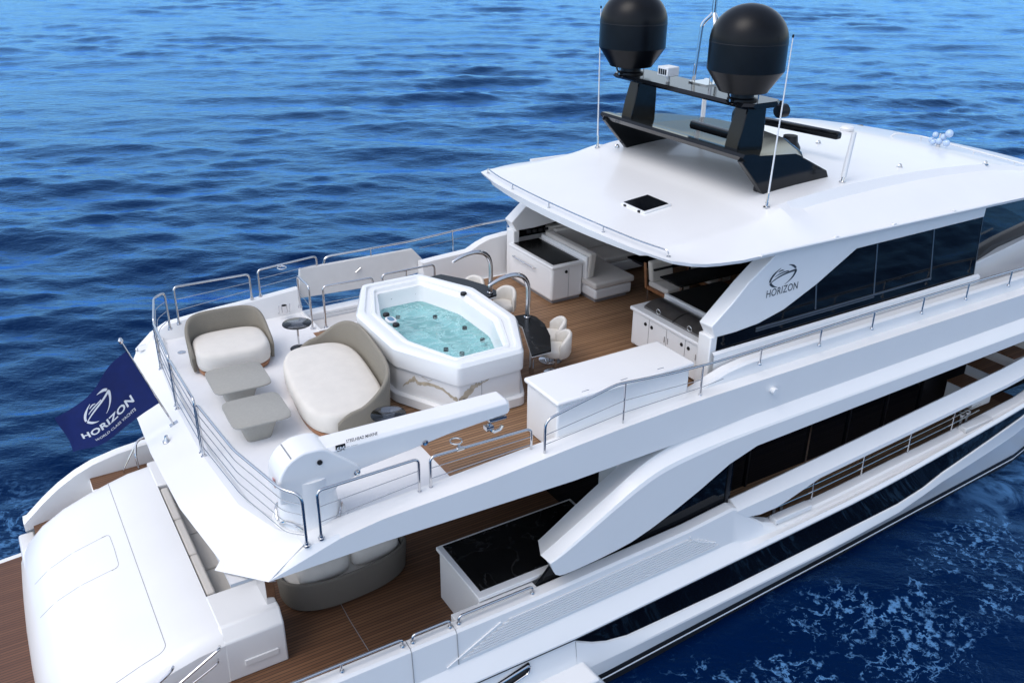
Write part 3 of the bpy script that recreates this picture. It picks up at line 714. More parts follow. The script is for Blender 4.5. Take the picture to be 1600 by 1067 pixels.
# the swept arch that runs down from the side ledge to the bulwark, and the ledge itself
def arc_sample(pts, n):
    pts = [Vector(p) for p in pts]; L_ = [0]
    for i in range(1, len(pts)): L_.append(L_[-1] + (pts[i] - pts[i - 1]).length)
    out = []
    for k in range(n):
        d = L_[-1] * k / (n - 1); i = max(0, min(len(pts) - 2, int(np.searchsorted(L_, d, 'right')) - 1))
        out.append(lerp(pts[i], pts[i + 1], (d - L_[i]) / max(1e-6, L_[i + 1] - L_[i])))
    return out
def smooth(pts, it=3):
    pts = [Vector(p) for p in pts]
    for _ in range(it):
        q = [pts[0]]
        for i in range(len(pts) - 1):
            q += [lerp(pts[i], pts[i + 1], .25), lerp(pts[i], pts[i + 1], .75)]
        pts = q + [pts[-1]]
    return pts
for s in (-1, 1):
    def P3(l, y): return [(x, s * y * taper(x), z) for x, z in l]
    ft = [7.9, 9, 11, 13, 15, 16.3, 18, 20, 23]
    outt = smooth(P3([(3.70, 2.86), (3.98, 2.97), (5.05, 3.56), (5.65, 3.82), (6.19, 3.91), (7.22, 3.96)], 4.02), 2)
    outb = smooth(P3([(3.72, 2.79), (3.80, 2.58), (3.99, 2.53), (4.83, 2.58), (5.44, 2.67), (6.46, 3.06), (7.29, 3.47)], 4.02), 1)
    back = smooth(P3([(3.66, 2.89), (4.0, 3.06), (4.85, 3.52), (5.55, 3.92), (6.05, 4.07), (6.53, 4.14), (7.0, 4.16)], 3.80), 2)
    bB = smooth(P3([(3.90, 2.78), (4.06, 2.87), (4.75, 3.30), (5.33, 3.62), (6.2, 4.1), (7.0, 4.12)], 3.36), 1)
    bI = smooth(P3([(3.95, 2.55), (4.07, 2.56), (4.83, 2.58), (5.44, 2.67), (6.46, 3.06), (7.29, 3.47)], 3.36), 1)
    n = 40
    rows = [arc_sample(r, n) for r in (outb, outt, back, bB, bI)]
    f_out = P3([(x, 3.97 + (x - 7.9) * .006) for x in ft], 4.02); f_bot = P3([(x, 3.64 + (x - 7.9) * .018) for x in ft], 4.02)
    f_back = P3([(x, 4.17 + (x - 7.9) * .008) for x in ft], 3.86); f_B = P3([(x, 4.14) for x in ft], 3.4); f_I = P3([(x, 3.64 + (x - 7.9) * .018) for x in ft], 3.4)
    rows = [r + [Vector(p) for p in f] for r, f in zip(rows, (f_bot, f_out, f_back, f_B, f_I))]
    # break the hard edges with narrow roundings
    o, b2 = rows[1], rows[2]
    e1 = [lerp(p, q, .06) for p, q in zip(o, rows[0])]; e2 = [lerp(p, q, .10) for p, q in zip(o, b2)]
    rings = [[r[i] for r in (rows[0], e1, e2, b2, rows[3], rows[4])] for i in range(len(o))]
    MB().loft(rings).obj('side_arch', WHITE, YACHT, angle=13)
# saloon: dark glass and doors below the arch
for s in (-1, 1):
    sal = MB().ext([(3.62, s * 3.70, 2.15), (7.75, s * 3.70, 2.35), (7.75, s * 3.70, 4.1), (6.6, s * 3.70, 4.1), (4.05, s * 3.70, 2.62)], (0, s * -.05, 0)).obj('saloon_glass', GLASS, YACHT, smooth=False)
    sg2 = MB().ext([(7.7, s * 2.6, ZM), (14.6, s * 2.6, ZM), (14.6, s * 2.6, 4.1), (7.7, s * 2.6, 4.1)], (0, s * -.05, 0)).obj('saloon_glass', GLASS, YACHT, smooth=False)
    for mx in (9.3, 11.0, 12.2, 13.4):
        MB().box(mx, mx + .05, s * 2.62 - .02, s * 2.62 + .02, ZM, 4.1).obj('mullion', BLACKM if mx != 11.0 else CHROME, sg2, smooth=False)
    boxp('saloon_wall', BLACKM, YACHT, 14.6, 20, s * 2.6 - .05, s * 2.6 + .05, ZM, 4.1)
    boxp('side_doorway', BLACKM, YACHT, 7.62, 7.70, min(s * 2.6, s * 3.72), max(s * 2.6, s * 3.72), 2.3, 4.1)
boxp('saloon_bulkhead', GLASS, YACHT, 6.0, 6.06, -2.9, 3.5, ZM, 4.1)
boxp('bulkhead_post', LINER, YACHT, 5.4, 6.0, -3.36, -2.9, ZM, 4.1)
MB().box(7.7, 17.0, -3.60, -2.6, 1.40, 1.48).obj('side_deck', TEAK, YACHT, smooth=False)

# forward bulwark panel that floats above the opening of the side deck
for s in (-1, 1):
    fx = [7.72, 8.3, 9.0, 9.8, 11, 12.5, 14, 15.5, 17, 19, 21]
    pc = [(7.7, 2.43), (10.3, 2.60), (16.3, 3.05), (21, 3.5)]
    po = [(7.72, 2.33), (10.14, 2.43), (16.1, 2.80), (21, 3.2)]
    pb = [(7.72, 2.28), (7.95, 2.10), (8.3, 2.03), (8.7, 2.03), (9.0, 2.09), (9.8, 2.30), (15.5, 2.66), (21, 3.05)]
    fxs = sorted(set(fx + [7.95, 8.15, 8.5, 8.7, 9.3]))
    rings = []
    for x in fxs:
        k = taper(x)
        zc, zo, zb = ip(x, pc), ip(x, po), ip(x, pb)
        zb = min(zb, zo - .03)
        rings.append([(x, s * 3.70 * k, zc - .02), (x, s * 3.74 * k, zc), (x, s * 3.92 * k, zo + .02), (x, s * 3.965 * k, zo - .02), (x, s * 3.97 * k, zb), (x, s * 3.78 * k, zb), (x, s * 3.70 * k, zb + .06)])
    MB().loft(rings).obj('floating_bulwark', WHITE, YACHT, angle=35)
# fairlead blocks with bollards in the opening
def fairlead(x, label):
    f = boxp('fairlead', PLASTW, YACHT, x, x + .95, -3.99, -3.80, ip(x, ZCAP) - .03, ip(x, ZCAP) + .08, bevel=.02, label=label)
    for dx in (.26, .46):
        z = ip(x, ZCAP) - .05
        MB().lathe([(.045, 0), (.045, .22), (.075, .24), (.075, .27), (0, .28)], (x + dx, -3.66, z), 16).obj('bollard', CHROME, f)
    MB().tube([(x + .03, -4.0, ip(x, ZCAP) - .02), (x + .03, -3.82, ip(x, ZCAP) + .085)], .008, 6).obj('joint', SEAM, f)
fairlead(8.75, 'pale fairlead block under the tail of the floating bulwark')
fairlead(14.3, 'pale fairlead block towards the bow end of the side rail')
# hand rail inside that opening
rl = MB()
for z in (.18, .34):
    rl.tube([(x, -3.78 * taper(x), ip(x, ZCAP) + z) for x in (8.9, 10, 11, 12, 13, 14, 15)], .010, 8)
rl.obj('side_rail', CHROME, YACHT)
for x in (9.9, 11.3, 12.7, 14.1):
    MB().tube([(x, -3.78, ip(x, ZCAP) - .02), (x, -3.78, ip(x, ZCAP) + .5)], .016, 8).obj('rail_post', CHROME, YACHT)
# teak steps up the side deck
for k in range(7):
    x = 15.1 + .60 * k; z = 2.42 + .27 * k
    stp = boxp('side_step', LINER, YACHT, x, x + .66, -3.55, -2.86, z - .4, z, bevel=.01)
    boxp('teak_tread', TEAKM, stp, x - .02, x + .66, -3.56, -2.86, z + .001, z + .035, bevel=.006)

# ---------------------------------------------------------------- hardtop, its legs and window band
def roof_z(x, u):
    zc = ip(x, [(6.1, 6.93), (6.5, 6.98), (7, 7.03), (8, 7.13), (8.55, 7.19), (8.75, 7.215), (9.1, 7.31), (9.5, 7.37), (10, 7.41), (11, 7.45), (12, 7.46), (13, 7.44), (14, 7.40), (15, 7.32), (15.8, 7.21), (16.5, 7.08), (17.5, 6.90), (18.5, 6.70), (19.2, 6.53), (19.8, 6.38)])
    zl = ip(x, [(6.1, 6.90), (6.5, 6.93), (6.9, 6.88), (8, 6.87), (14, 6.80), (15.5, 6.78), (16.5, 6.74), (17.5, 6.66), (18.6, 6.52), (19.8, 6.34)])
    d = ip(x, [(9.2, 0), (9.75, .17), (11.5, .16), (13, .13), (14.5, .11), (16.5, .07), (18, .03), (20, .01)])
    a = abs(u)
    zp = zc - .05 * min(1, a / .74) ** 2
    if a <= .735: return max(zp, zl)
    base = max(zp - d, zl)
    if a <= .765: return zp + (base - zp) * (a - .735) / .03 if d else max(zp, zl)
    t = (a - .765) / .235
    return base + (zl - base) * t ** 1.25
def roof_w(x): return ip(x, [(6.1, 2.85), (6.48, 3.02), (6.75, 3.22), (7.1, 3.36), (7.6, 3.45), (16.8, 3.45), (17.6, 3.36), (18.3, 3.1), (18.9, 2.6), (19.4, 2.0), (19.8, 1.3)])
rx = [6.48, 6.6, 6.75, 6.95, 7.2, 7.6, 8.0, 8.4, 8.65, 8.8, 9.0, 9.2, 9.45, 9.75, 10.2, 11, 12, 13, 13.7, 14.4, 15, 15.5, 16, 16.5, 17, 17.5, 18, 18.4, 18.8, 19.2, 19.5, 19.8]
us = [0, .2, .4, .55, .66, .72, .735, .765, .79, .83, .88, .93, .97, 1.0]
us = [-u for u in us[:0:-1]] + us
def roof_pt(x, u):
    w = roof_w(x)
    return (x - .33 * (1 - min(1, abs(u)) ** 2) * math.exp(-(x - 6.48) / .9), w * u, roof_z(x, u))
grid = [[roof_pt(x, u) for u in us] for x in rx]
under = [[(p[0] + (.03 if i == 0 else 0), p[1] * .995, p[2] - .055 if abs(u) > .8 else min(p[2] - .07, 6.83)) for p, u in zip(r, us)] for i, r in enumerate(grid)]
ht = MB().strips(grid).strips(under)
nb = len(us)
for i in range(len(rx) - 1):
    for k in (0, nb - 1): ht.add([grid[i][k], grid[i + 1][k], under[i + 1][k], under[i][k]], [(0, 1, 2, 3)])
for i in (0, len(rx) - 1):
    for k in range(nb - 1): ht.add([grid[i][k], grid[i][k + 1], under[i][k + 1], under[i][k]], [(0, 1, 2, 3)])
me_ = ht.obj('hardtop', WHITE, YACHT, recalc=False)
bm = bmesh.new(); bm.from_mesh(me_.data); bmesh.ops.remove_doubles(bm, verts=bm.verts, dist=.0005); bmesh.ops.recalc_face_normals(bm, faces=bm.faces); bm.to_mesh(me_.data); bm.free()
me_.data.shade_smooth(); me_.data.set_sharp_from_angle(angle=R(13))
HARDTOP = me_
# gutter strips on the roof sides
for s in (-1, 1):
    MB().tube([(x, s * 3.462, 6.90 - (x - 8) * .0125 - .01) for x in (7.98, 10, 12, 14.4)], .030, 8).obj('gutter_strip', WHITE, HARDTOP)
    for x in (9.7, 11.2, 12.9):
        boxp('gutter_clip', WHITE, HARDTOP, x, x + .09, s * 3.45 - .03, s * 3.45 + .03, 6.86, 6.925 - (x - 9) * .012, bevel=.01)
# low rail round the aft edge of the roof
def aft_edge(y): 
    u = y / 3.02
    return Vector((6.48 - .33 * (1 - min(1, abs(u)) ** 2) + .10, y, roof_z(6.5, u)))
rail = [aft_edge(y) + Vector((0, 0, .11)) for y in np.linspace(-2.80, 2.80, 25)]
e = aft_edge(2.86); f = aft_edge(-2.86)
rr = fillet([f + Vector((.02, 0, 0)), f + Vector((0, 0, .11))] + rail[1:-1] + [e + Vector((0, 0, .11)), e + Vector((.02, 0, 0))], .08)
rt = MB().tube(rr, .013, 8)
for y in (-1.45, .1, 1.5): rt.tube([aft_edge(y), aft_edge(y) + Vector((0, 0, .11))], .012, 8).lathe([(.03, -.005), (.03, .012), (0, .014)], aft_edge(y), 12)
for p in (e, f): rt.lathe([(.035, -.005), (.035, .012), (0, .014)], p + Vector((.02, 0, 0)), 12)
rt.obj('roof_edge_rail', CHROME, HARDTOP)
# fore rail on the brow
br = [(15.705, 0.208, 7.200), (15.761, 0.117, 7.300), (16.324, -0.161, 7.220), (16.516, -1.661, 7.120), (16.629, -2.663, 7.050)]
brm = MB().tube(fillet(br, .15), .016, 8)
for q_ in ((16.324, -0.161, 7.220), (16.479, -1.404, 7.140), (16.608, -2.295, 7.080)): brm.tube([Vector(q_), Vector(q_) + Vector((0, 0, -.22))], .012, 6)
brm.obj('brow_rail', PLASTW, HARDTOP)

for s in (-1, 1):
    def Y(p, y): return (p[0], s * y, p[2])
    o = [(7.235, -3.300, 5.733), (7.650, -3.300, 6.064), (7.972, -3.300, 6.372), (8.541, -3.300, 6.770), (8.75, -3.3, 6.84), (14.25, -3.3, 6.80), (14.246, -3.300, 6.489), (10.552, -3.300, 6.490), (9.652, -3.300, 6.000), (8.901, -3.300, 5.677), (8.318, -3.300, 5.543), (7.808, -3.300, 5.506), (7.351, -3.300, 5.509)]
    i_ = [(7.229, -3.000, 5.720), (7.646, -3.000, 6.082), (7.912, -3.000, 6.315), (8.249, -3.000, 6.570)]
    outer = [Y(p, 3.3) for p in o]
    inner_ = [Y(p, 3.0) for p in i_] + [Y(p, 3.0) for p in o[4:]]
    MB().prism(outer, inner_).obj('hardtop_leg', WHITE, YACHT, bevel=.02, seg=3)
    boxp('leg_base', WHITE, YACHT, 7.27, 7.42, min(s * 3.28, s * 2.98), max(s * 3.28, s * 2.98), ZU, 5.52, bevel=.02)
    zw = 5.25
    band = MB().prism([(7.42, s * 3.285, zw), (14.40, s * 3.285, zw), (14.24, s * 3.285, 6.55), (10.3, s * 3.285, 6.6), (8.6, s * 3.285, 6.1), (7.42, s * 3.285, 5.56)], [(7.42, s * 3.25, zw), (14.40, s * 3.25, zw), (14.24, s * 3.25, 6.55), (10.3, s * 3.25, 6.6), (8.6, s * 3.25, 6.1), (7.42, s * 3.25, 5.56)]).obj('window_band', GLASS, YACHT, smooth=False)
    for a, b in (((9.62, 6.02), (9.71, 5.50)), ((11.10, 6.48), (11.27, 5.46)), ((12.70, 6.50), (12.93, 5.42)), ((14.22, 6.52), (14.37, 5.27))):
        w = .035 if a[0] < 14 else .015
        MB().prism([(a[0], s * 3.292, a[1]), (a[0] + w, s * 3.292, a[1]), (b[0] + w, s * 3.292, b[1]), (b[0], s * 3.292, b[1])], [(a[0], s * 3.28, a[1]), (a[0] + w, s * 3.28, a[1]), (b[0] + w, s * 3.28, b[1]), (b[0], s * 3.28, b[1])]).obj('mullion', ALUM, band, smooth=False)
    MB().box(8.28, 12.95, s * 3.290 - .012, s * 3.290 + .012, 5.44, 5.48).box(8.28, 11.3, s * 3.290 - .012, s * 3.290 + .012, 5.40, 5.425).obj('sliding_track', ALUM, band, smooth=False)
    MB().strips([[(7.3, s * 3.31, zw + .005), (14.5, s * 3.31, zw + .005)], [(7.3, s * 3.36, zw - .03), (14.5, s * 3.36, zw - .03)], [(7.3, s * 3.38, ZU + .2), (14.5, s * 3.38, ZU + .2)]]).obj('window_sill', WHITE, YACHT)
    MB().prism([(14.36, s * 3.0, ZU), (18.5, s * 2.5, ZU), (18.5, s * 2.5, 5.42), (15.9, s * 2.95, 5.42), (14.36, s * 3.0, 5.25)], [(14.36, s * 2.7, ZU), (18.5, s * 2.2, ZU), (18.5, s * 2.2, 5.42), (15.9, s * 2.65, 5.42), (14.36, s * 2.7, 5.25)]).obj('wheelhouse_base', WHITE, YACHT, bevel=.02)
    MB().prism([(14.2, s * 3.05, 5.2), (18.3, s * 2.45, 5.3), (17.4, s * 2.35, 6.9), (14.2, s * 2.95, 6.95)], [(14.2, s * 3.0, 5.2), (18.3, s * 2.4, 5.3), (17.4, s * 2.30, 6.9), (14.2, s * 2.9, 6.95)]).obj('wheelhouse_window', GLASS, YACHT, smooth=False)
MB().prism([(18.4, -2.45, 5.3), (18.4, 2.45, 5.3), (17.5, 2.35, 6.8), (17.5, -2.35, 6.8)], [(18.35, -2.45, 5.3), (18.35, 2.45, 5.3), (17.45, 2.35, 6.8), (17.45, -2.35, 6.8)]).obj('windscreen', GLASS, YACHT, smooth=False)
boxp('helm_bulkhead', BLACKM, YACHT, 13.4, 13.5, -3.2, 3.2, ZU, 6.8)
MB().ext([(14.0, -3.0, 4.3), (17.6, -3.0, 4.3), (24, -1.5, 4.1), (24, 1.5, 4.1), (17.6, 3.0, 4.3), (14.0, 3.0, 4.3)], (0, 0, .09)).obj('fore_deck', DECKW, YACHT, smooth=False)
# switch plugs in the port leg
for k in range(4):
    boxp('socket_plate', BLACKM, YACHT, 7.62 + k * .15, 7.72 + k * .15, 2.975, 2.998, 5.41, 5.47, bevel=.004)
# emblem and name on the starboard leg
def leg_map(px, w, h): return plane_map(px, (w, 0, 0), (0, 0, h))
n0 = Vector((8.413, -3.304, 5.996)); n1 = Vector((9.154, -3.304, 6.019))
decal('name_lettering', text_polys('HORIZON', spacing=1.05, bold=.004), plane_map(n0, n1 - n0, Vector((-.02, 0, 1)) * (n1 - n0).length * 1.22), GOLDL, YACHT, 'dark grey HORIZON lettering')
ec = Vector((8.747, -3.304, 6.335))
decal('emblem', emblem(), plane_map(ec, (.30, 0, 0), (.0, 0, .185)), GOLDL, YACHT, 'dark grey round yacht emblem')

# roof hatch
hv = [(7.342, -0.648, 7.100), (7.980, -0.455, 7.100), (7.971, -1.226, 7.100), (7.308, -1.365, 7.100)]
hc = sum((Vector(p) for p in hv), Vector()) / 4
def roof_n(x, y, d=0): return Vector((x, y, roof_z(x, y / roof_w(x)) + d))
def hatch_ring(s_, d): return [roof_n(hc.x + a * .31 * s_, hc.y + b * .34 * s_, d) for a, b in ((-1, -1), (1, -1), (1, 1), (-1, 1))]
hf = MB().prism(hatch_ring(1, -.02), hatch_ring(1, .05)).obj('roof_hatch', PLASTW, HARDTOP, bevel=.02)
MB().prism(hatch_ring(.88, .04), hatch_ring(.88, .058)).obj('hatch_pane', BLACKG, HARDTOP, bevel=.01)
for y in (-.2, .2):
    boxp('hatch_hinge', BLACKM, HARDTOP, hc.x - .33, hc.x - .28, hc.y + y - .03, hc.y + y + .03, hatch_ring(1, 0)[0].z + .01, hatch_ring(1, 0)[0].z + .05, bevel=.006)

# ---------------------------------------------------------------- guard rails of the upper deck, each section a thing
RG = 'stainless guard rail sections round the upper deck'
def guard_rail(label, feet, zt, wires=(.36, .66), mid=None, lean=0.0, r=.021, d=.09, group=RG, posts=()):
    """feet: base points of the two end posts; mid: extra top points between them"""
    a, b = Vector(feet[0]), Vector(feet[-1])
    za, zb = (zt, zt) if not isinstance(zt, tuple) else zt
    ta, tb = Vector((a.x, a.y, za)), Vector((b.x, b.y, zb))
    t = thing('guard_rail', label, 'guard rail', (a.x, a.y, a.z), group)
    ms = [Vector((m[0], m[1], za + (zb - za) * (i + 1) / (len(mid) + 1))) for i, m in enumerate(mid)] if mid else []
    MB().tube(fillet([a, ta] + ms + [tb, b], d, 6), r, 10).obj('frame', CHROME, t, angle=60)
    for w in wires:
        def at(p, q): return lerp(p, q, w)
        pts = [at(a, ta)] + [lerp(Vector((m.x, m.y, a.z + (b.z - a.z) * (i + 1) / (len(ms) + 1))), m, w) for i, m in enumerate(ms)] + [at(b, tb)]
        if len(pts) > 2: pts = fillet(pts, .1, 4)
        MB().tube(pts, .006, 6).obj('wire', WIRE, t)
    for p in (a, b):
        MB().lathe([(.045, -.01), (.045, .012), (.03, .02), (.028, .05), (0, .05)], p, 14).obj('foot', CHROME, t)
    for p in posts:
        p = Vector(p); tt = Vector((p.x, p.y, za + (zb - za) * ((p - a).length / (b - a).length)))
        MB().tube([p, tt], r * .9, 8).obj('post', CHROME, t)
    return t
# stern line, port to starboard
guard_rail('short guard rail bend at the port stern corner', [(-.01, 3.36, 4.72), (-.41, 2.42, 4.45)], (5.46, 5.36), mid=[(-.22, 3.28)], wires=(.25, .5, .75))
guard_rail('stern guard rail beside the love seat and the flag', [(-.44, 2.30, 4.45), (-.51, .84, 4.44)], 5.36, wires=(.2, .4, .6, .8))
guard_rail('stern guard rail above the foot of the flagpole', [(-.52, .72, 4.44), (-.51, -.80, 4.44)], 5.36, wires=(.2, .4, .6, .8))
guard_rail('stern guard rail that bends round the crane corner', [(-.51, -.92, 4.44), (.07, -3.78, 4.50)], (5.36, 5.28), mid=[(-.38, -2.42), (-.12, -3.58)], wires=(.2, .4, .6, .8), d=.14)
# starboard side
guard_rail('starboard guard rail beside the crane column', [(.27, -3.77, 4.53), (1.77, -3.58, 4.57)], (5.26, 5.14), wires=(.34, .66))
guard_rail('starboard guard rail beside the small teak corner below the crane jib', [(1.95, -3.57, 4.57), (3.60, -3.56, 4.64)], (5.10, 5.05), wires=(.34, .66))
# port side
guard_rail('port guard rail behind the love seat', [(.17, 3.42, 4.76), (1.66, 3.74, 4.84)], (5.50, 5.36), wires=(.36, .66))
guard_rail('port guard rail with a cup ring beside the wing panel', [(1.84, 3.76, 4.84), (3.1, 3.9, 4.9)], (5.40, 5.42), wires=(.36, .66))
# ring holders clamped to two of the rails
def rail_ring(label, p, d):
    p = Vector(p); t = thing('ring_holder', label, 'ring holder', p, 'steel ring holders on the guard rails')
    c_ = p + Vector(d)
    MB().tube([c_ + Vector((.085 * math.cos(a), .085 * math.sin(a), 0)) for a in [2 * math.pi * k / 20 for k in range(21)]], .012, 8).obj('ring', CHROME, t)
    MB().tube([p, lerp(p, c_, .35)], .026, 8).tube([p + Vector((-.05, 0, 0)), p + Vector((.05, 0, 0))], .032, 10).obj('clamp', CHROME, t)
rail_ring('steel ring holder on the starboard rail beside the crane jib', (2.42, -3.57, 5.09), (.02, .16, .03))
rail_ring('steel ring holder on the port rail beside the wing panel', (2.3, 3.80, 5.40), (0, -.14, 0))
# stair well rails
guard_rail('tall narrow guard rail closing the aft end of the port stair well', [(2.50, 3.36, 4.62), (2.50, 2.70, 4.41)], 5.30, wires=(.5,))
guard_rail('guard rail on the port stair well nearest the love seat', [(2.74, 2.60, 4.42), (3.76, 2.56, 4.42)], 5.28, wires=(.33, .6), posts=())
guard_rail('guard rail on the port stair well behind the hot tub', [(3.98, 2.60, 4.42), (5.14, 2.60, 4.42)], 5.28, wires=(.33, .6), posts=[(4.5, 2.60, 4.42)])

# long starboard hand rail
t = thing('hand_rail', 'long stainless hand rail running from the white locker along the black windows', 'hand rail', (3.72, -3.74, 4.68))
hr = [(3.72, -3.74, 4.68), (3.72, -3.74, 5.24), (4.99, -3.73, 5.48), (6.1, -3.73, 5.38), (7.0, -3.73, 5.345), (7.91, -3.73, 5.345), (10.7, -3.73, 5.385), (14.2, -3.73, 5.38), (15.0, -3.70, 5.35), (16.3, -3.66, 5.28), (18, -3.5, 5.28)]
MB().tube(fillet(hr, .14, 6), .021, 10).obj('rail', CHROME, t, angle=60)
for x, zb in ((5.16, 4.72), (6.72, 4.80), (8.0, 5.05), (9.43, 5.05), (10.8, 5.05), (12.2, 5.05), (13.55, 5.05), (14.95, 5.05)):
    zt_ = float(np.interp(x, [p[0] for p in hr], [p[2] for p in hr]))
    MB().tube([(x, -3.73, zb - .01), (x, -3.73, zt_)], .016, 8).obj('post', CHROME, t)
    MB().lathe([(.035, -.01), (.035, .012), (.022, .03), (0, .03)], (x, -3.73, zb), 12).obj('foot', CHROME, t)
for w in (.34, .66):
    z0 = 4.66 + (5.18 - 4.68) * w
    MB().tube([(3.72, -3.74, z0), (5.16, -3.73, 4.72 + .66 * w), (6.72, -3.73, 4.80 + .45 * w), (7.2, -3.73, 4.84 + .42 * w)][: 3 if w > .5 else 4], .006, 6).obj('wire', WIRE, t)
# port side hand rail forward of the wing panel
t = thing('hand_rail', 'port hand rail running out from the wing panel towards the roof leg', 'hand rail', (3.3, 3.92, 5.0))
MB().tube(fillet([(3.25, 3.93, 5.2), (3.3, 3.93, 5.36), (5.2, 3.92, 5.36), (6.9, 3.80, 5.50), (9, 3.7, 5.55)], .15), .021, 10).obj('rail', CHROME, t)
for x in (4.3, 6.2, 7.6): MB().tube([(x, 3.88 if x < 5 else 3.8, 4.9 if x < 5 else 5.0), (x, 3.92 if x < 5 else 3.82, 5.38 + .1 * (x > 6))], .014, 8).obj('post', CHROME, t)
MB().tube([(5.4, 3.84, 5.2), (6.9, 3.8, 5.3)], .006, 6).obj('wire', WIRE, t)

# grab rails on the starboard main-deck bulwark
GB = 'low grab rails on the starboard main-deck bulwark'
def grab(label, x0, x1, extra=()):
    z0, z1 = ip(x0, ZCAP) - .01, ip(x1, ZCAP) - .01; y = -3.84
    t = thing('grab_rail', label, 'grab rail', (x0, y, z0), GB)
    MB().tube(fillet([(x0, y, z0), (x0, y, z0 + .15), (x1, y, z1 + .15), (x1, y, z1)], .07), .021, 10).obj('rail', CHROME, t, angle=60)
    for x in (x0, x1) + tuple(extra):
        if x in extra: MB().tube([(x, y, ip(x, ZCAP)), (x, y, ip(x, ZCAP) + .14)], .014, 8).obj('post', CHROME, t)
        MB().lathe([(.036, -.01), (.036, .012), (.028, .03), (0, .03)], (x, y, ip(x, ZCAP)), 12).obj('foot', CHROME, t)
grab('long low grab rail on the bulwark next to the aft deck', -.9, 1.28, (.35,))
grab('short low grab rail on the boarding gate', 1.44, 2.05)
grab('low grab rail beside the black topped bar', 2.2, 3.5)
# stern stair rails
SG = 'stair hand rails down to the swim platform'
def stair_rail(label, pts, pts2=None):
    t = thing('stair_rail', label, 'stair rail', pts[0], SG)
    MB().tube(fillet(pts, .1), .022, 10).obj('rail', CHROME, t)
    if pts2: MB().tube(fillet(pts2, .1), .016, 8).obj('lower_rail', CHROME, t)
stair_rail('stair rail leaning on the starboard wall of the garage', [(-.95, -2.24, 2.02), (-.97, -2.36, 2.08), (-2.0, -2.42, 1.55), (-2.02, -2.3, 1.45)], [(-1.0, -2.25, 1.80), (-1.02, -2.33, 1.80), (-1.9, -2.36, 1.40)])
stair_rail('curved stair rail at the starboard edge of the garage', [(-1.62, -2.24, 1.96), (-1.66, -2.32, 1.97), (-2.25, -2.36, 1.62), (-2.3, -2.28, 1.5)])
stair_rail('tall bent stair rail between the flag and the garage at the port quarter', [(-.98, 3.45, 1.30), (-1.02, 3.45, 2.20), (-.95, 3.60, 2.42), (-.60, 3.62, 2.52), (-.2, 3.6, 2.5)], [(-1.25, 3.55, 1.3), (-1.28, 3.55, 1.9), (-1.0, 3.6, 2.3)])

# ---------------------------------------------------------------- ensign staff and flag
t = thing('flag', 'navy blue flag with white HORIZON lettering flying from a slanted steel staff at the stern', 'flag', (-.66, .36, 4.36))
MB().tube([(-.66, .36, 4.36), (-1.20, .36, 5.97)], .016, 10).obj('staff', CHROME, t)
MB().lathe([(.0, .0), (.03, .02), (.04, .06), (.02, .1), (0, .11)], (-1.205, .36, 5.94), 14).obj('finial', CHROME, t)
MB().prism([(-.73, .315, 4.365), (-.60, .315, 4.417), (-.60, .405, 4.417), (-.73, .405, 4.365)], [(-.735, .315, 4.38), (-.605, .315, 4.432), (-.605, .405, 4.432), (-.735, .405, 4.38)]).obj('base_plate', CHROME, t)
FH1, FH0, FF0, FF1 = Vector((-1.135, .36, 5.82)), Vector((-.81, .36, 4.84)), Vector((-2.16, .36, 4.31)), Vector((-2.28, .36, 4.95))
def flag_pt(s, v, d=0.0):
    """s: 0 fly end .. 1 hoist; v: 0 bottom .. 1 top"""
    p = lerp(lerp(FF0, FF1, v), lerp(FH0, FH1, v), s)
    w = (1 - s)
    sag = -.07 * math.sin(math.pi * s) * (1 - .35 * v) - .05 * math.sin(2 * math.pi * s) * v
    y = .085 * math.sin(7.2 * w + 1.1 * v) * min(1, w * 2.2) + .03 * math.sin(15 * w - 2.5 * v) * min(1, w * 3) * .5
    return Vector((p.x + .02 * math.sin(5 * v) * w, p.y + y - d, p.z + sag))
n, m_ = 44, 26
MB().strips([[flag_pt(i / n, j / m_) for j in range(m_ + 1)] for i in range(n + 1)]).obj('cloth', NAVY, t, angle=80, recalc=False)
MB().strips([[flag_pt(s_, j / m_, .004) for j in range(m_ + 1)] for s_ in (.965, 1.0)]).strips([[flag_pt(s_, j / m_, -.004) for j in range(m_ + 1)] for s_ in (.965, 1.0)]).obj('hoist_band', NAVY, t, recalc=False)
fl = 1.50; fh = .84
decal('name_lettering', text_polys('HORIZON', spacing=1.06, bold=.034), lambda u, v: flag_pt(.145 + u * .64, .262 + v * .64 * fl / fh * .72 , .006), WHITEP, t, 'white HORIZON lettering')
decal('motto_lettering', text_polys('WORLD CLASS YACHTS', spacing=1.0, bold=.012), lambda u, v: flag_pt(.255 + u * .50, .125 + v * .50 * fl / fh * .85, .006), WHITEP, t, 'white WORLD CLASS YACHTS lettering')
decal('emblem', emblem(), lambda u, v: flag_pt(.445 + u * .175 + v * .0, .685 + v * .215, .006), WHITEP, t, 'white round yacht emblem')

# ---------------------------------------------------------------- deck crane
t = thing('deck_crane', 'white deck crane with its jib resting over the rail beside the hot tub', 'crane', (.36, -3.14, 4.43))
cc = (.34, -3.12, 4.40)
MB().lathe([(.50, 0), (.50, .05), (.46, .07), (.44, .09)], cc, 36).obj('base_flange', WHITE, t)
MB().lathe([(.42, .06), (.405, .09), (.385, .42), (.375, .80), (0, .80)], cc, 36).obj('column', WHITE, t, angle=50)
for a in (150, 215, -20):
    MB().tube([(cc[0] + .43 * math.cos(R(a + d)), cc[1] + .43 * math.sin(R(a + d)), 4.40 + .12 + .10 * math.sin(math.pi * (d + 25) / 50)) for d in range(-25, 26, 5)], .02, 8).obj('hose_loop', CHROME, t)
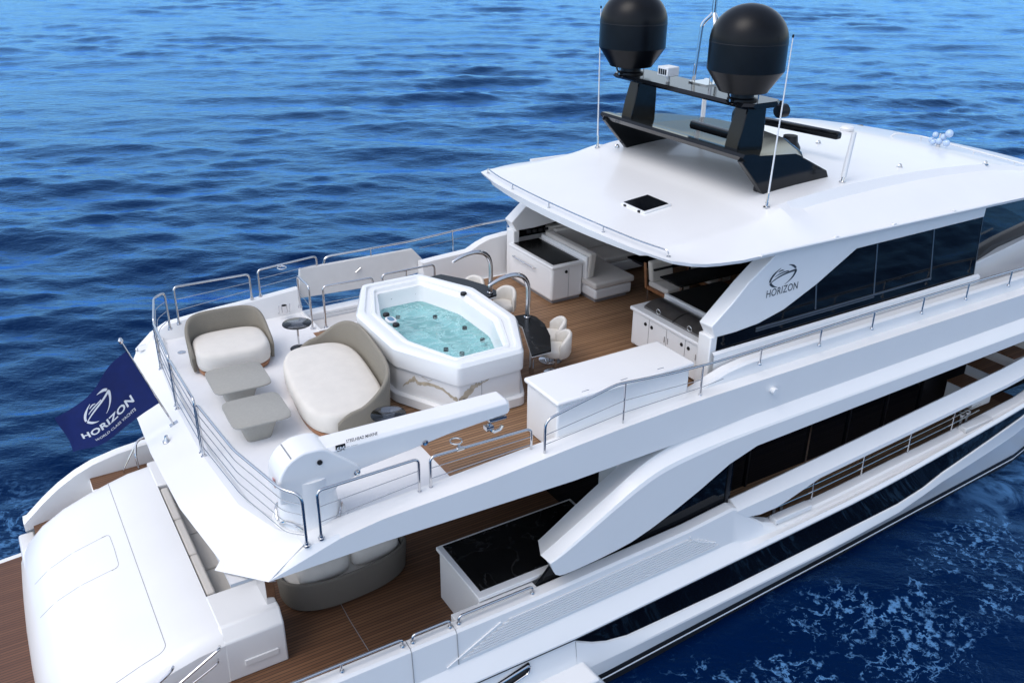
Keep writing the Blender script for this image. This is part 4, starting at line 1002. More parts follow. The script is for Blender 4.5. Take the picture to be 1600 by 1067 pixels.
# head housing
hp = [(-.12, 4.98), (-.10, 5.38), (.02, 5.56), (.22, 5.66), (.50, 5.65), (.62, 5.55), (.98, 5.22), (1.00, 5.12), (.92, 5.07), (.72, 5.04), (.60, 4.95), (.10, 4.93)]
hp = [(p.x, p.z) for p in fillet([(x, 0, z) for x, z in hp] + [(hp[0][0], 0, hp[0][1])], .09, 3)[:-1]]
MB().prism([(x, -3.46, z) for x, z in hp], [(x, -2.98, z) for x, z in hp]).obj('head_housing', WHITE, t, bevel=.03, seg=3)
MB().lathe([(.30, 0), (.30, .10), (.26, .12)], (cc[0], cc[1], 4.90), 30).obj('slewing_ring', WHITE, t)
for (px_, pz_, rr_) in ((.44, 5.46, .035), (.93, 5.14, .045)):
    b_ = MB().lathe([(0, 0), (rr_, 0), (rr_, .02), (rr_ * .7, .025), (0, .012)], (0, 0, 0), 18)
    b_.v = [(px_ + p[0], -3.462 - p[2], pz_ + p[1]) for p in b_.v]
    b_.obj('pivot_bolt', BLACKM if pz_ > 5.3 else CHROME, t)
MB().box(.085, .10, -3.42, -3.02, 5.40, 5.603).obj('cover_joint', SEAM, t, smooth=False)
# jib: deep box, tapering to the head
j0 = [(.48, -3.44, 5.585), (.48, -3.05, 5.585), (.48, -3.05, 5.12), (.48, -3.44, 5.12)]
def jib_sec(x, zt, zb, yn, yf, c=.05):
    return [(x, yn, zt - c), (x, yn + c, zt), (x, yf - c, zt), (x, yf, zt - c), (x, yf - .0, zb + c), (x, yf - c * 2, zb), (x, yn + c * 2, zb), (x, yn, zb + c)]
secs = [jib_sec(.40, 5.60, 5.16, -3.43, -3.03), jib_sec(1.0, 5.585, 5.10, -3.43, -3.03), jib_sec(1.75, 5.565, 5.16, -3.42, -3.03), jib_sec(2.3, 5.55, 5.225, -3.42, -3.03), jib_sec(3.28, 5.53, 5.27, -3.41, -3.03), jib_sec(3.34, 5.48, 5.29, -3.37, -3.07, .04)]
MB().loft(secs).obj('jib', WHITE, t, angle=28, bevel=.012)
b_ = MB().lathe([(0, 0), (.04, 0), (.04, .02), (0, .012)], seg=18); b_.v = [(1.95 + p[0], -3.425 - p[2], 5.26 + p[1]) for p in b_.v]; b_.obj('pivot_bolt', CHROME, t)
hk = MB().tube([(2.98, -3.40, 5.24), (2.98, -3.42, 5.14), (3.05, -3.42, 5.09), (3.15, -3.42, 5.10), (3.19, -3.42, 5.16)], .026, 8)
hk.box(2.92, 3.04, -3.44, -3.34, 5.14, 5.20).box(3.02, 3.30, -3.36, -3.24, 5.21, 5.25)
hk.obj('hook', CHROME, t)
# maker's mark
y_ = -3.4275
k0, k1 = Vector((0.828, -3.428, 5.605)), Vector((1.268, -3.428, 5.595))
decal('maker_lettering', text_polys('STEELHEAD MARINE', spacing=1.0, bold=.022), plane_map(k0, k1 - k0, Vector((0, 0, 1)) * (k1 - k0).length * 1.35), GOLDL, t, 'dark STEELHEAD MARINE lettering')
k2, k3 = Vector((0.831, -3.428, 5.516)), Vector((0.982, -3.428, 5.508))
decal('model_lettering', text_polys('ES 2500', spacing=1.0), plane_map(k2, k3 - k2, Vector((0, 0, 1)) * (k3 - k2).length * 1.0), GOLDL, t, 'small grey ES 2500 lettering')
q0 = Vector((0.679, -3.428, 5.487)); w_ = .13; sl = (k1 - k0).normalized()
bx = decal('maker_badge', ([(0, 0), (1, 0), (1, 1), (0, 1)], [(0, 1, 2, 3)]), plane_map(q0, sl * .135, (0, 0, .125)), INK, t, 'square black SM badge')
decal('badge_lettering', text_polys('SM', bold=.02), plane_map(q0 + sl * .015 + Vector((0, -.002, .025)), sl * .105, (0, 0, .105)), WHITEP, bx)
MB().ext([(-.121, -3.30, 5.16), (-.121, -3.22, 5.16), (-.119, -3.22, 5.28), (-.119, -3.30, 5.28)], (.006, 0, 0)).obj('warning_sticker', mat('red_white_sticker', (.6, .25, .25), .5, noise=.6, nscale=30), t, smooth=False)

# ---------------------------------------------------------------- hot tub
t = thing('hot_tub', 'eight sided white hot tub full of turquoise water in a gold veined marble surround', 'hot tub', (3.87, 0, ZU))
def octa(k, z, dy=0.0):
    a, b, c, d = 1.185 - k, 1.945 - k, .60 - k * .42, .78 - k * .5
    return [(3.87 + x, y + dy, z) for x, y in ((c, b), (-c, b), (-a, d), (-a, -d), (-c, -b), (c, -b), (a, -d), (a, d))]
def rocta(k, z, r=.09, n=4):
    p = octa(k, z); p = p[-1:] + p + p[:1]
    return fillet(p, r, n)[1:-1]
def oc_loft(prof, r=.09): return MB().loft([rocta(k, z, r) for k, z in prof], cap=False)
rim = oc_loft([(.07, 5.06), (.005, 5.07), (0, 5.10), (-.005, 5.38), (.03, 5.44), (.07, 5.45), (.13, 5.445), (.15, 5.40), (.24, 5.395), (.26, 5.42), (.30, 5.42), (.33, 5.37), (.38, 5.35)], .09)
rim.obj('rim', ACRYL, t, angle=30)
shell = oc_loft([(.38, 5.35), (.40, 5.25), (.44, 5.00), (.50, 4.92), (.72, 4.90), (.76, 4.85), (.80, 4.62)], .12)
bot = rocta(.80, 4.62, .12); shell.add(bot, [tuple(range(len(bot)))])
shell.obj('basin', ACRYL, t, angle=40)
oc_loft([(.055, 5.07), (.05, 4.95), (.05, 4.62), (.05, 4.42)], .05).obj('marble_surround', MARBLE, t, angle=20)
oc_loft([(.06, 4.60), (-.01, 4.60), (-.03, 4.58), (-.03, 4.43), (.02, 4.41)], .10).obj('plinth', WHITE, t, angle=30)
# gold veins inlaid in the starboard faces of the surround
SU = octa(.05, 0)
def su_pt(a, b, u, z): return lerp(SU[a], SU[b], u) + Vector((0, 0, z))
def vein(a, b, pts, nrm):
    o, q = [], []; rr_ = random.Random(int(pts[0][0] * 1000))
    for k in range(len(pts) - 1):
        for i in range(6):
            t_ = i / 6; u = pts[k][0] + (pts[k + 1][0] - pts[k][0]) * t_; z = pts[k][1] + (pts[k + 1][1] - pts[k][1]) * t_; w = 1.45 * (pts[k][2] + (pts[k + 1][2] - pts[k][2]) * t_)
            z += rr_.uniform(-.012, .012); w *= rr_.uniform(.7, 1.3)
            o.append(su_pt(a, b, u, z + w) + Vector(nrm) * .003); q.append(su_pt(a, b, u, z - w) + Vector(nrm) * .003)
    MB().strips([o, q]).obj('marble_vein', VEIN, t, smooth=False)
n45 = (-.89, -.46, 0)
vein(3, 4, [(.10, 4.72, .006), (.22, 4.86, .02), (.30, 4.93, .03), (.36, 4.86, .022), (.55, 4.92, .02), (.75, 4.90, .015), (.9, 4.82, .02), (1.0, 4.79, .03)], n45)
vein(3, 4, [(.42, 5.02, .004), (.52, 4.97, .004), (.6, 5.03, .004)], n45)
vein(4, 5, [(.0, 4.79, .03), (.05, 4.80, .04), (.16, 4.90, .05), (.26, 4.98, .03), (.36, 5.0, .01), (.5, 5.05, .006)], (0, -1, 0))
vein(4, 5, [(-.0, 4.64, .02), (.05, 4.72, .03), (.10, 4.80, .03)], (0, -1, 0))
vein(5, 6, [(.25, 4.76, .004), (.40, 4.86, .014), (.55, 4.92, .02), (.72, 5.0, .014), (.85, 5.05, .006)], (.89, -.46, 0))
joint([su_pt(4, 5, .36, 4.62) + Vector((0, -.002, 0)), su_pt(4, 5, .36, 5.06) + Vector((0, -.002, 0))], .004, 'panel_joint', t)
# water with a lively surface
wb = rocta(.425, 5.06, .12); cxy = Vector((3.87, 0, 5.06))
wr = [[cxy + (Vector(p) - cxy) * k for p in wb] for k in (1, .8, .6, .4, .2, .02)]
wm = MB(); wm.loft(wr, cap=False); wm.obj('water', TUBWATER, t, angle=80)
# jets, head rests, controls
def jet(x, y, z, r=.055, nx=0, ny=0):
    MB().lathe([(0, 0), (r * .5, .012), (r, .02), (r, .0), (r * 1.05, -.03)], (x, y, z), 16).obj('jet', BLACKM, t)
for x, y in ((3.60, 1.05), (4.20, .72), (4.44, .02), (4.47, -.58), (3.74, -.60), (3.90, -.88)):
    jet(x, y, 5.045, .042)
for x, y, z in ((3.12, .46, 5.425), (3.09, -.02, 5.425), (4.75, .62, 5.425)):
    MB().lathe([(0, .035), (.05, .03), (.062, .015), (.062, -.02), (0, -.02)], (x, y, z), 18).obj('air_knob', BLACKM, t)
cp = MB().loft([sup(.085 * k, .13 * k, 2.6, 24, (3.10, .22), 0, z) for k, z in ((1, 5.415), (1, 5.435), (.9, 5.44))]); cpo = cp.obj('control_panel', PLASTW, t)
MB().loft([sup(.05, .09, 2.6, 20, (3.10, .22), 0, z) for z in (5.438, 5.445)]).obj('display', mat('display_blue', (.10, .22, .34), .2), cpo)
for k in (0, 1):
    b_ = MB().lathe([(0, .02), (.035, .02), (.055, .008), (.06, 0), (0, 0)], seg=20)
    d = Vector((3.22 + .01, -1.37, 5.26)) + Vector((.10, -.19, 0)) * (k * .9)
    e1 = Vector((.465, -.885, 0)); nrm = Vector((-.885, -.465, 0))
    b_.v = [tuple(Vector((2.96 + .09 + k * .085, -1.33 - k * .165, 5.24)) + e1 * p[0] + Vector((0, 0, 1)) * p[1] + nrm * (p[2] + .012)) for p in b_.v]
    b_.obj('light_button', PLASTW, t)
# small fittings on the basin wall
for x, y in ((3.35, 1.42), (3.7, 1.55), (4.2, 1.55), (4.62, 1.1), (4.85, .5), (4.87, 0), (4.8, -.5)):
    MB().lathe([(0, .012), (.014, .01), (.018, 0), (0, 0)], (x, y, 5.20), 8).obj('wall_jet', BLACKM, t)

# bar wings beside the tub, with a spout on each
for s, nm in ((-1, 'starboard'), (1, 'port')):
    bt = thing('bar_table', 'black topped bar wing on the %s side of the hot tub' % nm, 'bar table', (5.1, s * 1.2, ZU), 'black bar wings either side of the hot tub')
    ol = [(5.09, -.48), (5.40, -.52), (5.50, -.70), (5.46, -1.05), (5.28, -1.50), (4.98, -1.98), (4.60, -1.98), (5.09, -.90)]
    ol = [(x, s * y) for x, y in ol]
    if s > 0: ol = ol[::-1]
    MB().ext([(x, y, 5.275) for x, y in ol], (0, 0, .035)).obj('top', STONE, bt, bevel=.006)
    MB().ext([(5.095 + (x - 5.095) * .96, y * .985, 5.245) for x, y in ol], (0, 0, .03)).obj('under_frame', PLASTW, bt, smooth=False)
    MB().tube([(5.20, s * 1.05, ZU), (5.20, s * 1.05, 5.25)], .045, 12).obj('leg', CHROME, bt)
    sp = thing('water_spout', 'arched steel water spout on the %s bar wing' % nm, 'spout', (5.32, s * .66, 5.31), 'arched spouts over the hot tub')
    pth = [(5.34, s * .66, 5.31), (5.36, s * .66, 5.72), (5.345, s * .66, 5.95), (5.26, s * .66, 6.10), (5.10, s * .66, 6.175), (4.92, s * .66, 6.18), (4.72, s * .66, 6.14), (4.55, s * .66, 6.07)]
    pth = smooth(pth, 2)
    MB().tube(pth, [.043 - .02 * max(0, i / len(pth) - .55) / .45 for i in range(len(pth))], 12).obj('pipe', CHROME, sp)
    MB().lathe([(.06, 0), (.06, .015), (.04, .025), (0, .025)], (5.34, s * .66, 5.312), 18).obj('base_ring', CHROME, sp)
# bar stools
def stool(label, x, y, rot):
    st = thing('bar_stool', label, 'bar stool', (0, 0, 0), 'cream bar stools at the hot tub', local=True)
    MB().lathe([(.21, 0), (.21, .015), (.05, .03), (0, .03)], seg=28).obj('base_disc', CHROME, st)
    MB().tube([(0, 0, .02), (0, 0, .42)], .028, 12).obj('pole', CHROME, st)
    MB().tube(fillet([(-.02, -.12, .30), (-.17, -.12, .28), (-.17, .12, .28), (-.02, .12, .30)], .08), .013, 8).tube([(-.01, -.12, .30), (0, 0, .34), (-.01, .12, .30)], .013, 8).obj('foot_rest', CHROME, st)
    cushion('seat', (0, 0), .25, .24, .40, .56, 2.3, 0, LEATH, st, crown=.015, seg=36, round_=.04)
    rings = []
    for k in range(17):
        a = R(-82 + 164 * k / 16); hgt = .83 - .17 * (abs(k - 8) / 8) ** 2.5
        def pp(r, z): return (r * math.cos(a), r * math.sin(a) * .98, z)
        rings.append([pp(.20, .46), pp(.205, hgt - .03), pp(.225, hgt), pp(.26, hgt), pp(.28, hgt - .03), pp(.275, .46), pp(.25, .40)])
    MB().loft(rings).obj('backrest', LEATH, st, angle=60)
    st.location = (x, y, ZU); st.rotation_euler = (0, 0, rot)
    return st
st1 = stool('cream bar stool nearest the white locker', 5.55, -1.28, R(-25))
def copy_tree(o, parent=None):
    c = o.copy(); C.objects.link(c)
    if parent is not None: c.parent = parent
    for ch in list(o.children): copy_tree(ch, c)
    return c
for lab, x, y, r_ in (('cream bar stool next to the pole of the starboard spout', 5.78, -.78, R(-20)), ('cream bar stool behind the port spout', 5.72, .85, R(20)), ('cream bar stool at the far port end of the hot tub', 5.45, 1.62, R(30))):
    c = copy_tree(st1); c['label'] = lab; c.location = (x, y, ZU); c.rotation_euler = (0, 0, r_)

# ---------------------------------------------------------------- lounge furniture
def shell_sofa(name, label, cat, c, a, b, hgt, rot, span, seat_z=.45, n=2.6, wv=None, endh=.34, local_z=ZU, base=True, lean=.03):
    """upholstered seat on a teak plinth inside a woven shell; back of the shell towards local +y"""
    sf = thing(name, label, cat, (0, 0, 0), None, local=True)
    if base:
        MB().loft([sup(a - .06, b - .06, n, 56, z=z) for z in (.02, .04)] + [sup(a - .05, b - .05, n, 56, z=.055)] + [sup(a - .05, b - .05, n, 56, z=.10)]).obj('teak_plinth', TEAKV, sf)
    cushion('seat_cushion', (0, -.015), a - .03, b - .03, .10, seat_z, n, 0, CUSH, sf, crown=.03, seg=64, round_=.05)
    rings = []
    N_ = 60
    for k in range(N_ + 1):
        t_ = k / N_; ang = R(90 - span / 2 + span * t_)
        e_ = abs(2 * t_ - 1)
        hh = endh + (hgt - endh) * (1 - e_ ** 3.2)
        ct_, st_ = math.cos(ang), math.sin(ang)
        def pp(off, z):
            kk = 1 + lean * max(0, z) 
            x = (a + off) * math.copysign(abs(ct_) ** (2 / n), ct_); y = (b + off) * math.copysign(abs(st_) ** (2 / n), st_)
            return (x * kk, y * kk, z)
        rings.append([pp(-.02, .05), pp(-.03, hh - .05), pp(-.015, hh - .012), pp(.008, hh), pp(.03, hh - .012), pp(.042, hh - .05), pp(.03, .05)])
    MB().loft(rings).obj('woven_shell', wv or WEAVE, sf, angle=60)
    sf.location = (c[0], c[1], local_z); sf.rotation_euler = (0, 0, rot)
    return sf
shell_sofa('love_seat', 'small ivory love seat with a round taupe woven back by the port stern rail', 'love seat', (.76, 2.06), .68, .60, .82, R(-4), 200, n=3.4)
shell_sofa('sofa', 'large ivory sofa with tall taupe woven shell between hot tub and grey tables', 'sofa', (1.84, -.16), 1.38, .72, .90, R(-97), 202, n=3.3)
def coffee(label, x, y, rot, a, b):
    ct_ = thing('coffee_table', label, 'coffee table', (x, y, ZU), 'grey coffee tables')
    def rr_(aa, bb, z, dx=0): return sup(aa, bb, 6.5, 40, (x + dx, y), rot, z)
    MB().loft([rr_(a - .012, b - .012, ZU + .345), rr_(a, b, ZU + .352), rr_(a, b, ZU + .372), rr_(a - .008, b - .008, ZU + .38)]).obj('top', STONE_GREY, ct_, angle=40)
    MB().loft([sup(a * .42, b * .42, 5, 32, (x - .06, y - .10), rot, ZU + .0), sup(a * .44, b * .44, 5, 32, (x - .06, y - .10), rot, ZU + .02), sup(a * .66, b * .66, 5, 32, (x - .03, y - .05), rot, ZU + .345)]).obj('pedestal', STONE_GREY, ct_, angle=40)
coffee('square grey coffee table in front of the love seat', .50, .70, R(-2), .47, .48)
coffee('square grey coffee table nearest the stern rail', .44, -.52, R(-2), .46, .47)
def side_table(label, x, y, z, r, tilt=0):
    s_ = thing('side_table', label, 'side table', (x, y, ZU), 'round smoked glass side tables')
    MB().lathe([(0, z - .012), (r - .01, z - .012), (r, z - .006), (r, z + .003), (r - .004, z + .006), (0, z + .006)], (x, y, ZU), 40).obj('glass_top', SMOKE, s_, angle=40)
    MB().tube([(x, y, ZU + .02), (x, y, ZU + z - .01)], .016, 10).obj('pole', CHROME, s_)
    MB().lathe([(r * .62, 0), (r * .62, .012), (.03, .02), (0, .02)], (x, y, ZU + .002), 32).obj('base_disc', BLACKM, s_)
side_table('round smoked glass side table between the love seat and the big sofa', 1.98, 1.98, .52, .27)
side_table('round smoked glass side table half hidden behind the crane jib', 2.06, -1.93, .52, .27)
# cup holder and deck drain
ch = thing('cup_holder', 'steel cup holder fixed to the inner port bulwark above the round side table', 'cup holder', (2.2, 3.42, 4.55))
MB().lathe([(.055, 0), (.06, .01), (.06, .17), (.052, .17), (.05, .02), (0, .02)], (2.2, 3.44, 4.52), 20).obj('cup', CHROME, ch)
MB().tube([(2.09, 3.50, 4.52), (2.09, 3.44, 4.52), (2.09, 3.42, 4.70)], .012, 8).tube([(2.31, 3.50, 4.52), (2.31, 3.44, 4.52), (2.31, 3.42, 4.70)], .012, 8).obj('bracket', CHROME, ch)
tag(MB().lathe([(.075, 0), (.075, .008), (.05, .012), (0, .006)], (.05, 2.92, ZU + .001), 20).obj('deck_drain', CHROME), 'round steel drain in the white deck left of the love seat', 'drain')
tag(MB().lathe([(.07, 0), (.07, .02), (.04, .05), (.025, .12), (0, .13)], (-.86, .02, 4.30), 18).obj('stern_light', CHROME), 'small domed steel stern light on the sloped lip by the flagpole', 'light')

# white deck locker on the starboard side
t = thing('deck_locker', 'large plain white deck locker behind the starboard hand rail', 'locker', (5.28, -3.2, ZU))
boxp('body', WHITE, t, 4.08, 6.64, -3.52, -2.66, ZU + .01, 5.26, bevel=.03)
boxp('lid', WHITE, t, 4.04, 6.69, -3.57, -2.62, 5.265, 5.345, bevel=.035, seg=3)
for x in (4.55, 5.28, 6.0):
    MB().tube([(x, -3.46, 5.346), (x + .13, -3.46, 5.346)], .007, 6).obj('hinge', CHROME, t)

# ---------------------------------------------------------------- bars and seating under the hardtop
t = thing('bar_counter', 'white wet bar with black stone top and steel towel rail under the port leg', 'bar counter', (7.2, 2.2, ZU))
boxp('cabinet', WHITE, t, 7.20, 7.98, 1.34, 3.05, ZU + .07, 5.20, bevel=.05, seg=3)
boxp('plinth', SEAM, t, 7.26, 7.95, 1.40, 3.0, ZU + .007, ZU + .07, bevel=.0)
boxp('worktop_rim', WHITE, t, 7.19, 8.02, 1.32, 3.06, 5.17, 5.245, bevel=.025)
boxp('stone_top', STONE, t, 7.28, 7.93, 1.42, 3.0, 5.22, 5.256, bevel=.004)
MB().tube(fillet([(7.21, 1.95, 5.02), (7.13, 1.95, 5.04), (7.13, 2.80, 5.04), (7.21, 2.80, 5.02)], .03), .016, 8).obj('towel_rail', CHROME, t)
b_ = MB().lathe([(0, .02), (.03, .02), (.035, 0), (0, 0)], seg=16); b_.v = [(7.55 + p[0], 1.338 - p[2], 5.08 + p[1]) for p in b_.v]; b_.obj('latch', BLACKM, t)
for x in (7.62,): joint([(x, 1.337, ZU + .1), (x, 1.337, 5.15)], .004, 'cabinet_joint', t)

t = thing('corner_sofa', 'pale grey upholstered corner sofa behind the wet bar under the hardtop', 'corner sofa', (8.4, 1.8, ZU))
boxp('seat_base', WHITE, t, 8.02, 8.98, .92, 2.0, ZU + .08, 4.72, bevel=.05, seg=3)
boxp('seat_base', WHITE, t, 8.6, 12.8, 2.0, 3.0, ZU + .08, 4.72, bevel=.03)
boxp('plinth', SEAM, t, 8.08, 8.9, 1.0, 2.0, ZU + .007, ZU + .08, bevel=0)
_cs = boxp('seat_cushion', CUSHG, t, 7.98, 9.02, .88, 2.35, 4.725, 4.87, bevel=.05, seg=4)
boxp('seat_cushion', CUSHG, t, 9.05, 11, 2.0, 2.85, 4.725, 4.87, bevel=.05, seg=4)
boxp('seat_cushion', CUSHG, t, 11.03, 12.8, 2.0, 2.85, 4.725, 4.87, bevel=.05, seg=4)
bk = MB().prism([(8.03, 1.22, 4.86), (8.20, 1.22, 4.86), (8.26, 1.22, 5.40), (8.06, 1.22, 5.40)], [(8.03, 2.95, 4.86), (8.20, 2.95, 4.86), (8.26, 2.95, 5.40), (8.06, 2.95, 5.40)])
bk.obj('back_cushion', CUSHG, t, bevel=.05, seg=4)
boxp('back_base', WHITE, t, 8.0, 8.06, 1.25, 3.0, 4.7, 5.34, bevel=.02)
for x0, x1 in ((8.3, 9.6), (9.63, 11.1), (11.13, 12.8)):
    MB().prism([(x0, 2.72, 4.86), (x0, 2.90, 4.86), (x0, 3.0, 5.42), (x0, 2.86, 5.42)], [(x1, 2.72, 4.86), (x1, 2.90, 4.86), (x1, 3.0, 5.42), (x1, 2.86, 5.42)]).obj('back_cushion', CUSHG, t, bevel=.04, seg=3)
boxp('back_base', CUSHG, t, 8.25, 13.3, 3.02, 3.22, ZU, 5.45, bevel=.02)

t = thing('glass_table', 'dark glass table in the shade of the corner sofa', 'table', (9.9, .9, ZU))
boxp('top', GLASS, t, 9.15, 11.0, .42, 1.35, 5.08, 5.12, bevel=.01)
boxp('frame', BLACKM, t, 9.22, 10.9, .5, 1.27, 5.03, 5.08, bevel=.005)
for x in (9.5, 10.6): boxp('leg', BLACKM, t, x - .06, x + .06, .8, .95, ZU, 5.03, bevel=.01)

t = thing('dining_table', 'long black dining table between the teak chairs under the hardtop', 'table', (9.6, -.35, ZU))
boxp('top', STONE, t, 8.95, 12.2, -.62, .02, 5.12, 5.155, bevel=.008)
for x in (9.25, 10.3, 11.6): boxp('leg', CHROME, t, x - .03, x + .03, -.36, -.30, ZU, 5.12, bevel=.006)
def chair(label, x, y):
    c_ = thing('lounge_chair', label, 'chair', (0, 0, 0), 'teak framed chairs at the black table', local=True)
    boxp('seat', CUSH, c_, -.02, .62, -.30, .30, .33, .45, bevel=.04, seg=3)
    MB().prism([(-.03, -.29, .44), (.11, -.29, .44), (.02, -.29, .86), (-.12, -.29, .86)], [(-.03, .29, .44), (.11, .29, .44), (.02, .29, .86), (-.12, .29, .86)]).obj('back_cushion', CUSH, c_, bevel=.04, seg=3)
    boxp('seat_rail', TEAKV, c_, -.06, .64, -.33, .33, .26, .33, bevel=.012)
    for s in (-1, 1):
        MB().prism([(-.07, s * .31, .28), (-.01, s * .31, .28), (-.10, s * .31, .82), (-.16, s * .31, .82)], [(-.07, s * .345, .28), (-.01, s * .345, .28), (-.10, s * .345, .82), (-.16, s * .345, .82)]).obj('back_post', TEAKV, c_, bevel=.008)
        for lx in (-.03, .58): MB().tube([(lx, s * .28, 0), (lx, s * .28, .27)], .016, 8).obj('leg', CHROME, c_)
    c_.location = (x, y, ZU); c_.rotation_euler = (0, 0, R(-90))
    return c_
ch1 = chair('ivory chair with teak frame at the near end of the black table', 9.40, .52)
ch2 = copy_tree(ch1); ch2['label'] = 'teak framed ivory chair half hidden under the roof edge behind the black table'; ch2.location = (10.55, .52, ZU)

t = thing('grill_cabinet', 'white bar cabinet with two hinged dark grill lids beside the starboard leg', 'cabinet', (7.5, -2.0, ZU))
boxp('cabinet', WHITE, t, 7.44, 8.15, -2.98, -1.02, ZU + .06, 5.14, bevel=.03)
boxp('worktop', WHITE, t, 7.40, 8.19, -3.02, -.98, 5.14, 5.215, bevel=.025, seg=3)
def grill_lid(y0, y1):
    rings = []
    for k in range(13):
        a = k / 12; x = 7.56 + .50 * a; z = 5.225 + .12 * math.sin(math.pi * (.08 + .72 * a))
        rings.append([(x, y0, 5.215), (x, y0, z), (x, y1, z), (x, y1, 5.215)])
    l_ = MB().loft(rings).obj('grill_lid', mat('brushed_grey_steel', (.20, .19, .18), .35, metal=.9, noise=.1), t, angle=40)
    yc = (y0 + y1) / 2
    MB().tube([(7.60 - .035 + .0, yc + .055 * math.cos(a), 5.285 + .045 * math.sin(a)) for a in [math.pi * k / 8 for k in range(17)]], .008, 8).obj('ring_handle', CHROME, l_)
grill_lid(-2.0, -1.20); grill_lid(-2.86, -2.03)
t2 = thing('serving_counter', 'black topped counter with a white edge in the shade behind the grill lids', 'counter', (8.8, -2.0, ZU))
boxp('body', BLACKM, t2, 8.22, 9.5, -2.95, -1.12, ZU, 5.28, bevel=.01)
boxp('top', STONE, t2, 8.20, 9.55, -3.0, -1.10, 5.282, 5.325, bevel=.004)
boxp('front_edge', PLASTW, t2, 8.13, 8.20, -2.98, -1.08, 5.24, 5.34, bevel=.012)
for y in (-1.42, -1.60, -2.42, -2.60):
    b_ = MB().lathe([(0, .015), (.028, .015), (.036, .004), (.036, 0), (0, 0)], seg=18); b_.v = [(7.438 - p[2], y + p[0], 5.0 + p[1]) for p in b_.v]; b_.obj('lock_knob', BLACKM, t)
for y in (-1.52, -2.01, -2.51, -2.85): joint([(7.437, y, ZU + .1), (7.437, y, 5.12)], .004, 'door_joint', t)
for y in (-1.97, -2.06, -2.80): MB().tube([(7.43, y, 4.86), (7.43, y, 4.97)], .007, 6).obj('door_pull', CHROME, t)
t = thing('bar_tap', 'tall bent steel tap in the shade under the starboard roof corner', 'tap', (8.95, -2.3, ZU))
MB().tube(fillet([(8.95, -2.3, 4.6), (8.95, -2.3, 5.75), (9.35, -2.3, 5.72)], .06), .018, 8).obj('pipe', CHROME, t)
MB().tube(fillet([(9.2, -2.3, 5.72), (9.2, -2.3, 5.6), (9.3, -2.35, 5.55)], .04), .016, 8).obj('spout', CHROME, t)
boxp('stand', BLACKM, t, 8.8, 9.6, -2.6, -2.0, ZU, 4.6, bevel=.02)
boxp('helm_console', BLACKM, YACHT, 12.2, 13.2, -2.8, -.4, ZU, 5.5, bevel=.05)

# ---------------------------------------------------------------- aft main deck
t = thing('settee', 'built in cream settee along the forward edge of the garage under the overhang', 'settee', (-.4, .6, ZM))
SE = (-1.12, .0, 1.12, 2.24)
boxp('seat_base', WHITE, t, -.84, .02, -1.16, 2.28, ZM + .01, 1.56, bevel=.02)
for a, b in zip(SE[:-1], SE[1:]):
    boxp('seat_cushion', CUSHG, t, -.66, .03, a + .012, b - .012, 1.565, 1.70, bevel=.03, seg=3)
    MB().prism([(-.83, a + .01, 1.62), (-.63, a + .01, 1.62), (-.70, a + .01, 2.10), (-.84, a + .01, 2.10)], [(-.83, b - .01, 1.62), (-.63, b - .01, 1.62), (-.70, b - .01, 2.10), (-.84, b - .01, 2.10)]).obj('back_cushion', CUSHG, t, bevel=.035, seg=3)
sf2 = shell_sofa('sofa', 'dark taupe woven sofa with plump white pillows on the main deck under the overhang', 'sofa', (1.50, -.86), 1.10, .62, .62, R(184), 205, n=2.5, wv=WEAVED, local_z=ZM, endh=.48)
for px_ in (-.48, .46):
    cushion('pillow', (px_, .26), .45, .19, .44, .80, 2.8, 0, CUSH, sf2, crown=.02, seg=40, round_=.07)
t = thing('bar_counter', 'white bar with a broad black stone top on the starboard aft main deck', 'bar counter', (4, -2.9, ZM))
boxp('cabinet', WHITE, t, 2.72, 5.36, -3.52, -2.18, ZM + .01, 2.24, bevel=.02)
boxp('worktop_rim', WHITE, t, 2.68, 5.38, -3.60, -2.14, 2.24, 2.315, bevel=.012)
boxp('stone_top', STONE, t, 2.78, 5.32, -3.46, -2.19, 2.28, 2.327, bevel=.003)
boxp('side_panel', WHITE, YACHT, 2.2, 3.66, -3.74, -3.58, 2.0, 2.215, bevel=.01)

# ---------------------------------------------------------------- radar arch with its fittings
t = thing('radar_arch', 'gloss black radar arch with raked lower platform and narrow upper shelf on the roof', 'radar arch', (9.6, 0, 7.3))
for s in (-1, 1):
    a = [(9.44, 7.28), (11.13, 7.28), (10.98, 7.55), (10.1, 7.97), (8.92, 8.07), (8.78, 7.97)]
    MB().prism([(x, s * 2.03, z) for x, z in a], [(x, s * 1.90, z) for x, z in a]).obj('arch_leg', BLACKG, t, bevel=.015)
# lower platform
sec = []
for y in (-2.06, -1.8, -1, 0, 1, 1.8, 2.06):
    f_ = 11.2 - .95 * (abs(y) / 2.06) ** 2.2
    sec.append([(8.76, y, 8.06), (8.80, y, 8.11), (9.0, y, 8.09), (9.15, y, 8.05), (f_ - .2, y, 7.98), (f_, y, 7.90), (f_ - .05, y, 7.80), (9.2, y, 7.94), (8.86, y, 7.96)])
MB().loft(sec).obj('lower_platform', BLACKG, t, angle=25)
for s in (-1, 1):
    rg = []
    for k, (x, z, ln, th) in enumerate(((9.30, 8.0, .62, .17), (9.34, 8.4, .56, .16), (9.40, 8.84, .44, .14))):
        rg.append([(x - ln / 2, s * 1.50 - th, z), (x + ln / 2, s * 1.50 - th, z), (x + ln / 2, s * 1.50 + th, z), (x - ln / 2, s * 1.50 + th, z)])
    MB().loft(rg).obj('upright', BLACKG, t, bevel=.02)
us_ = []
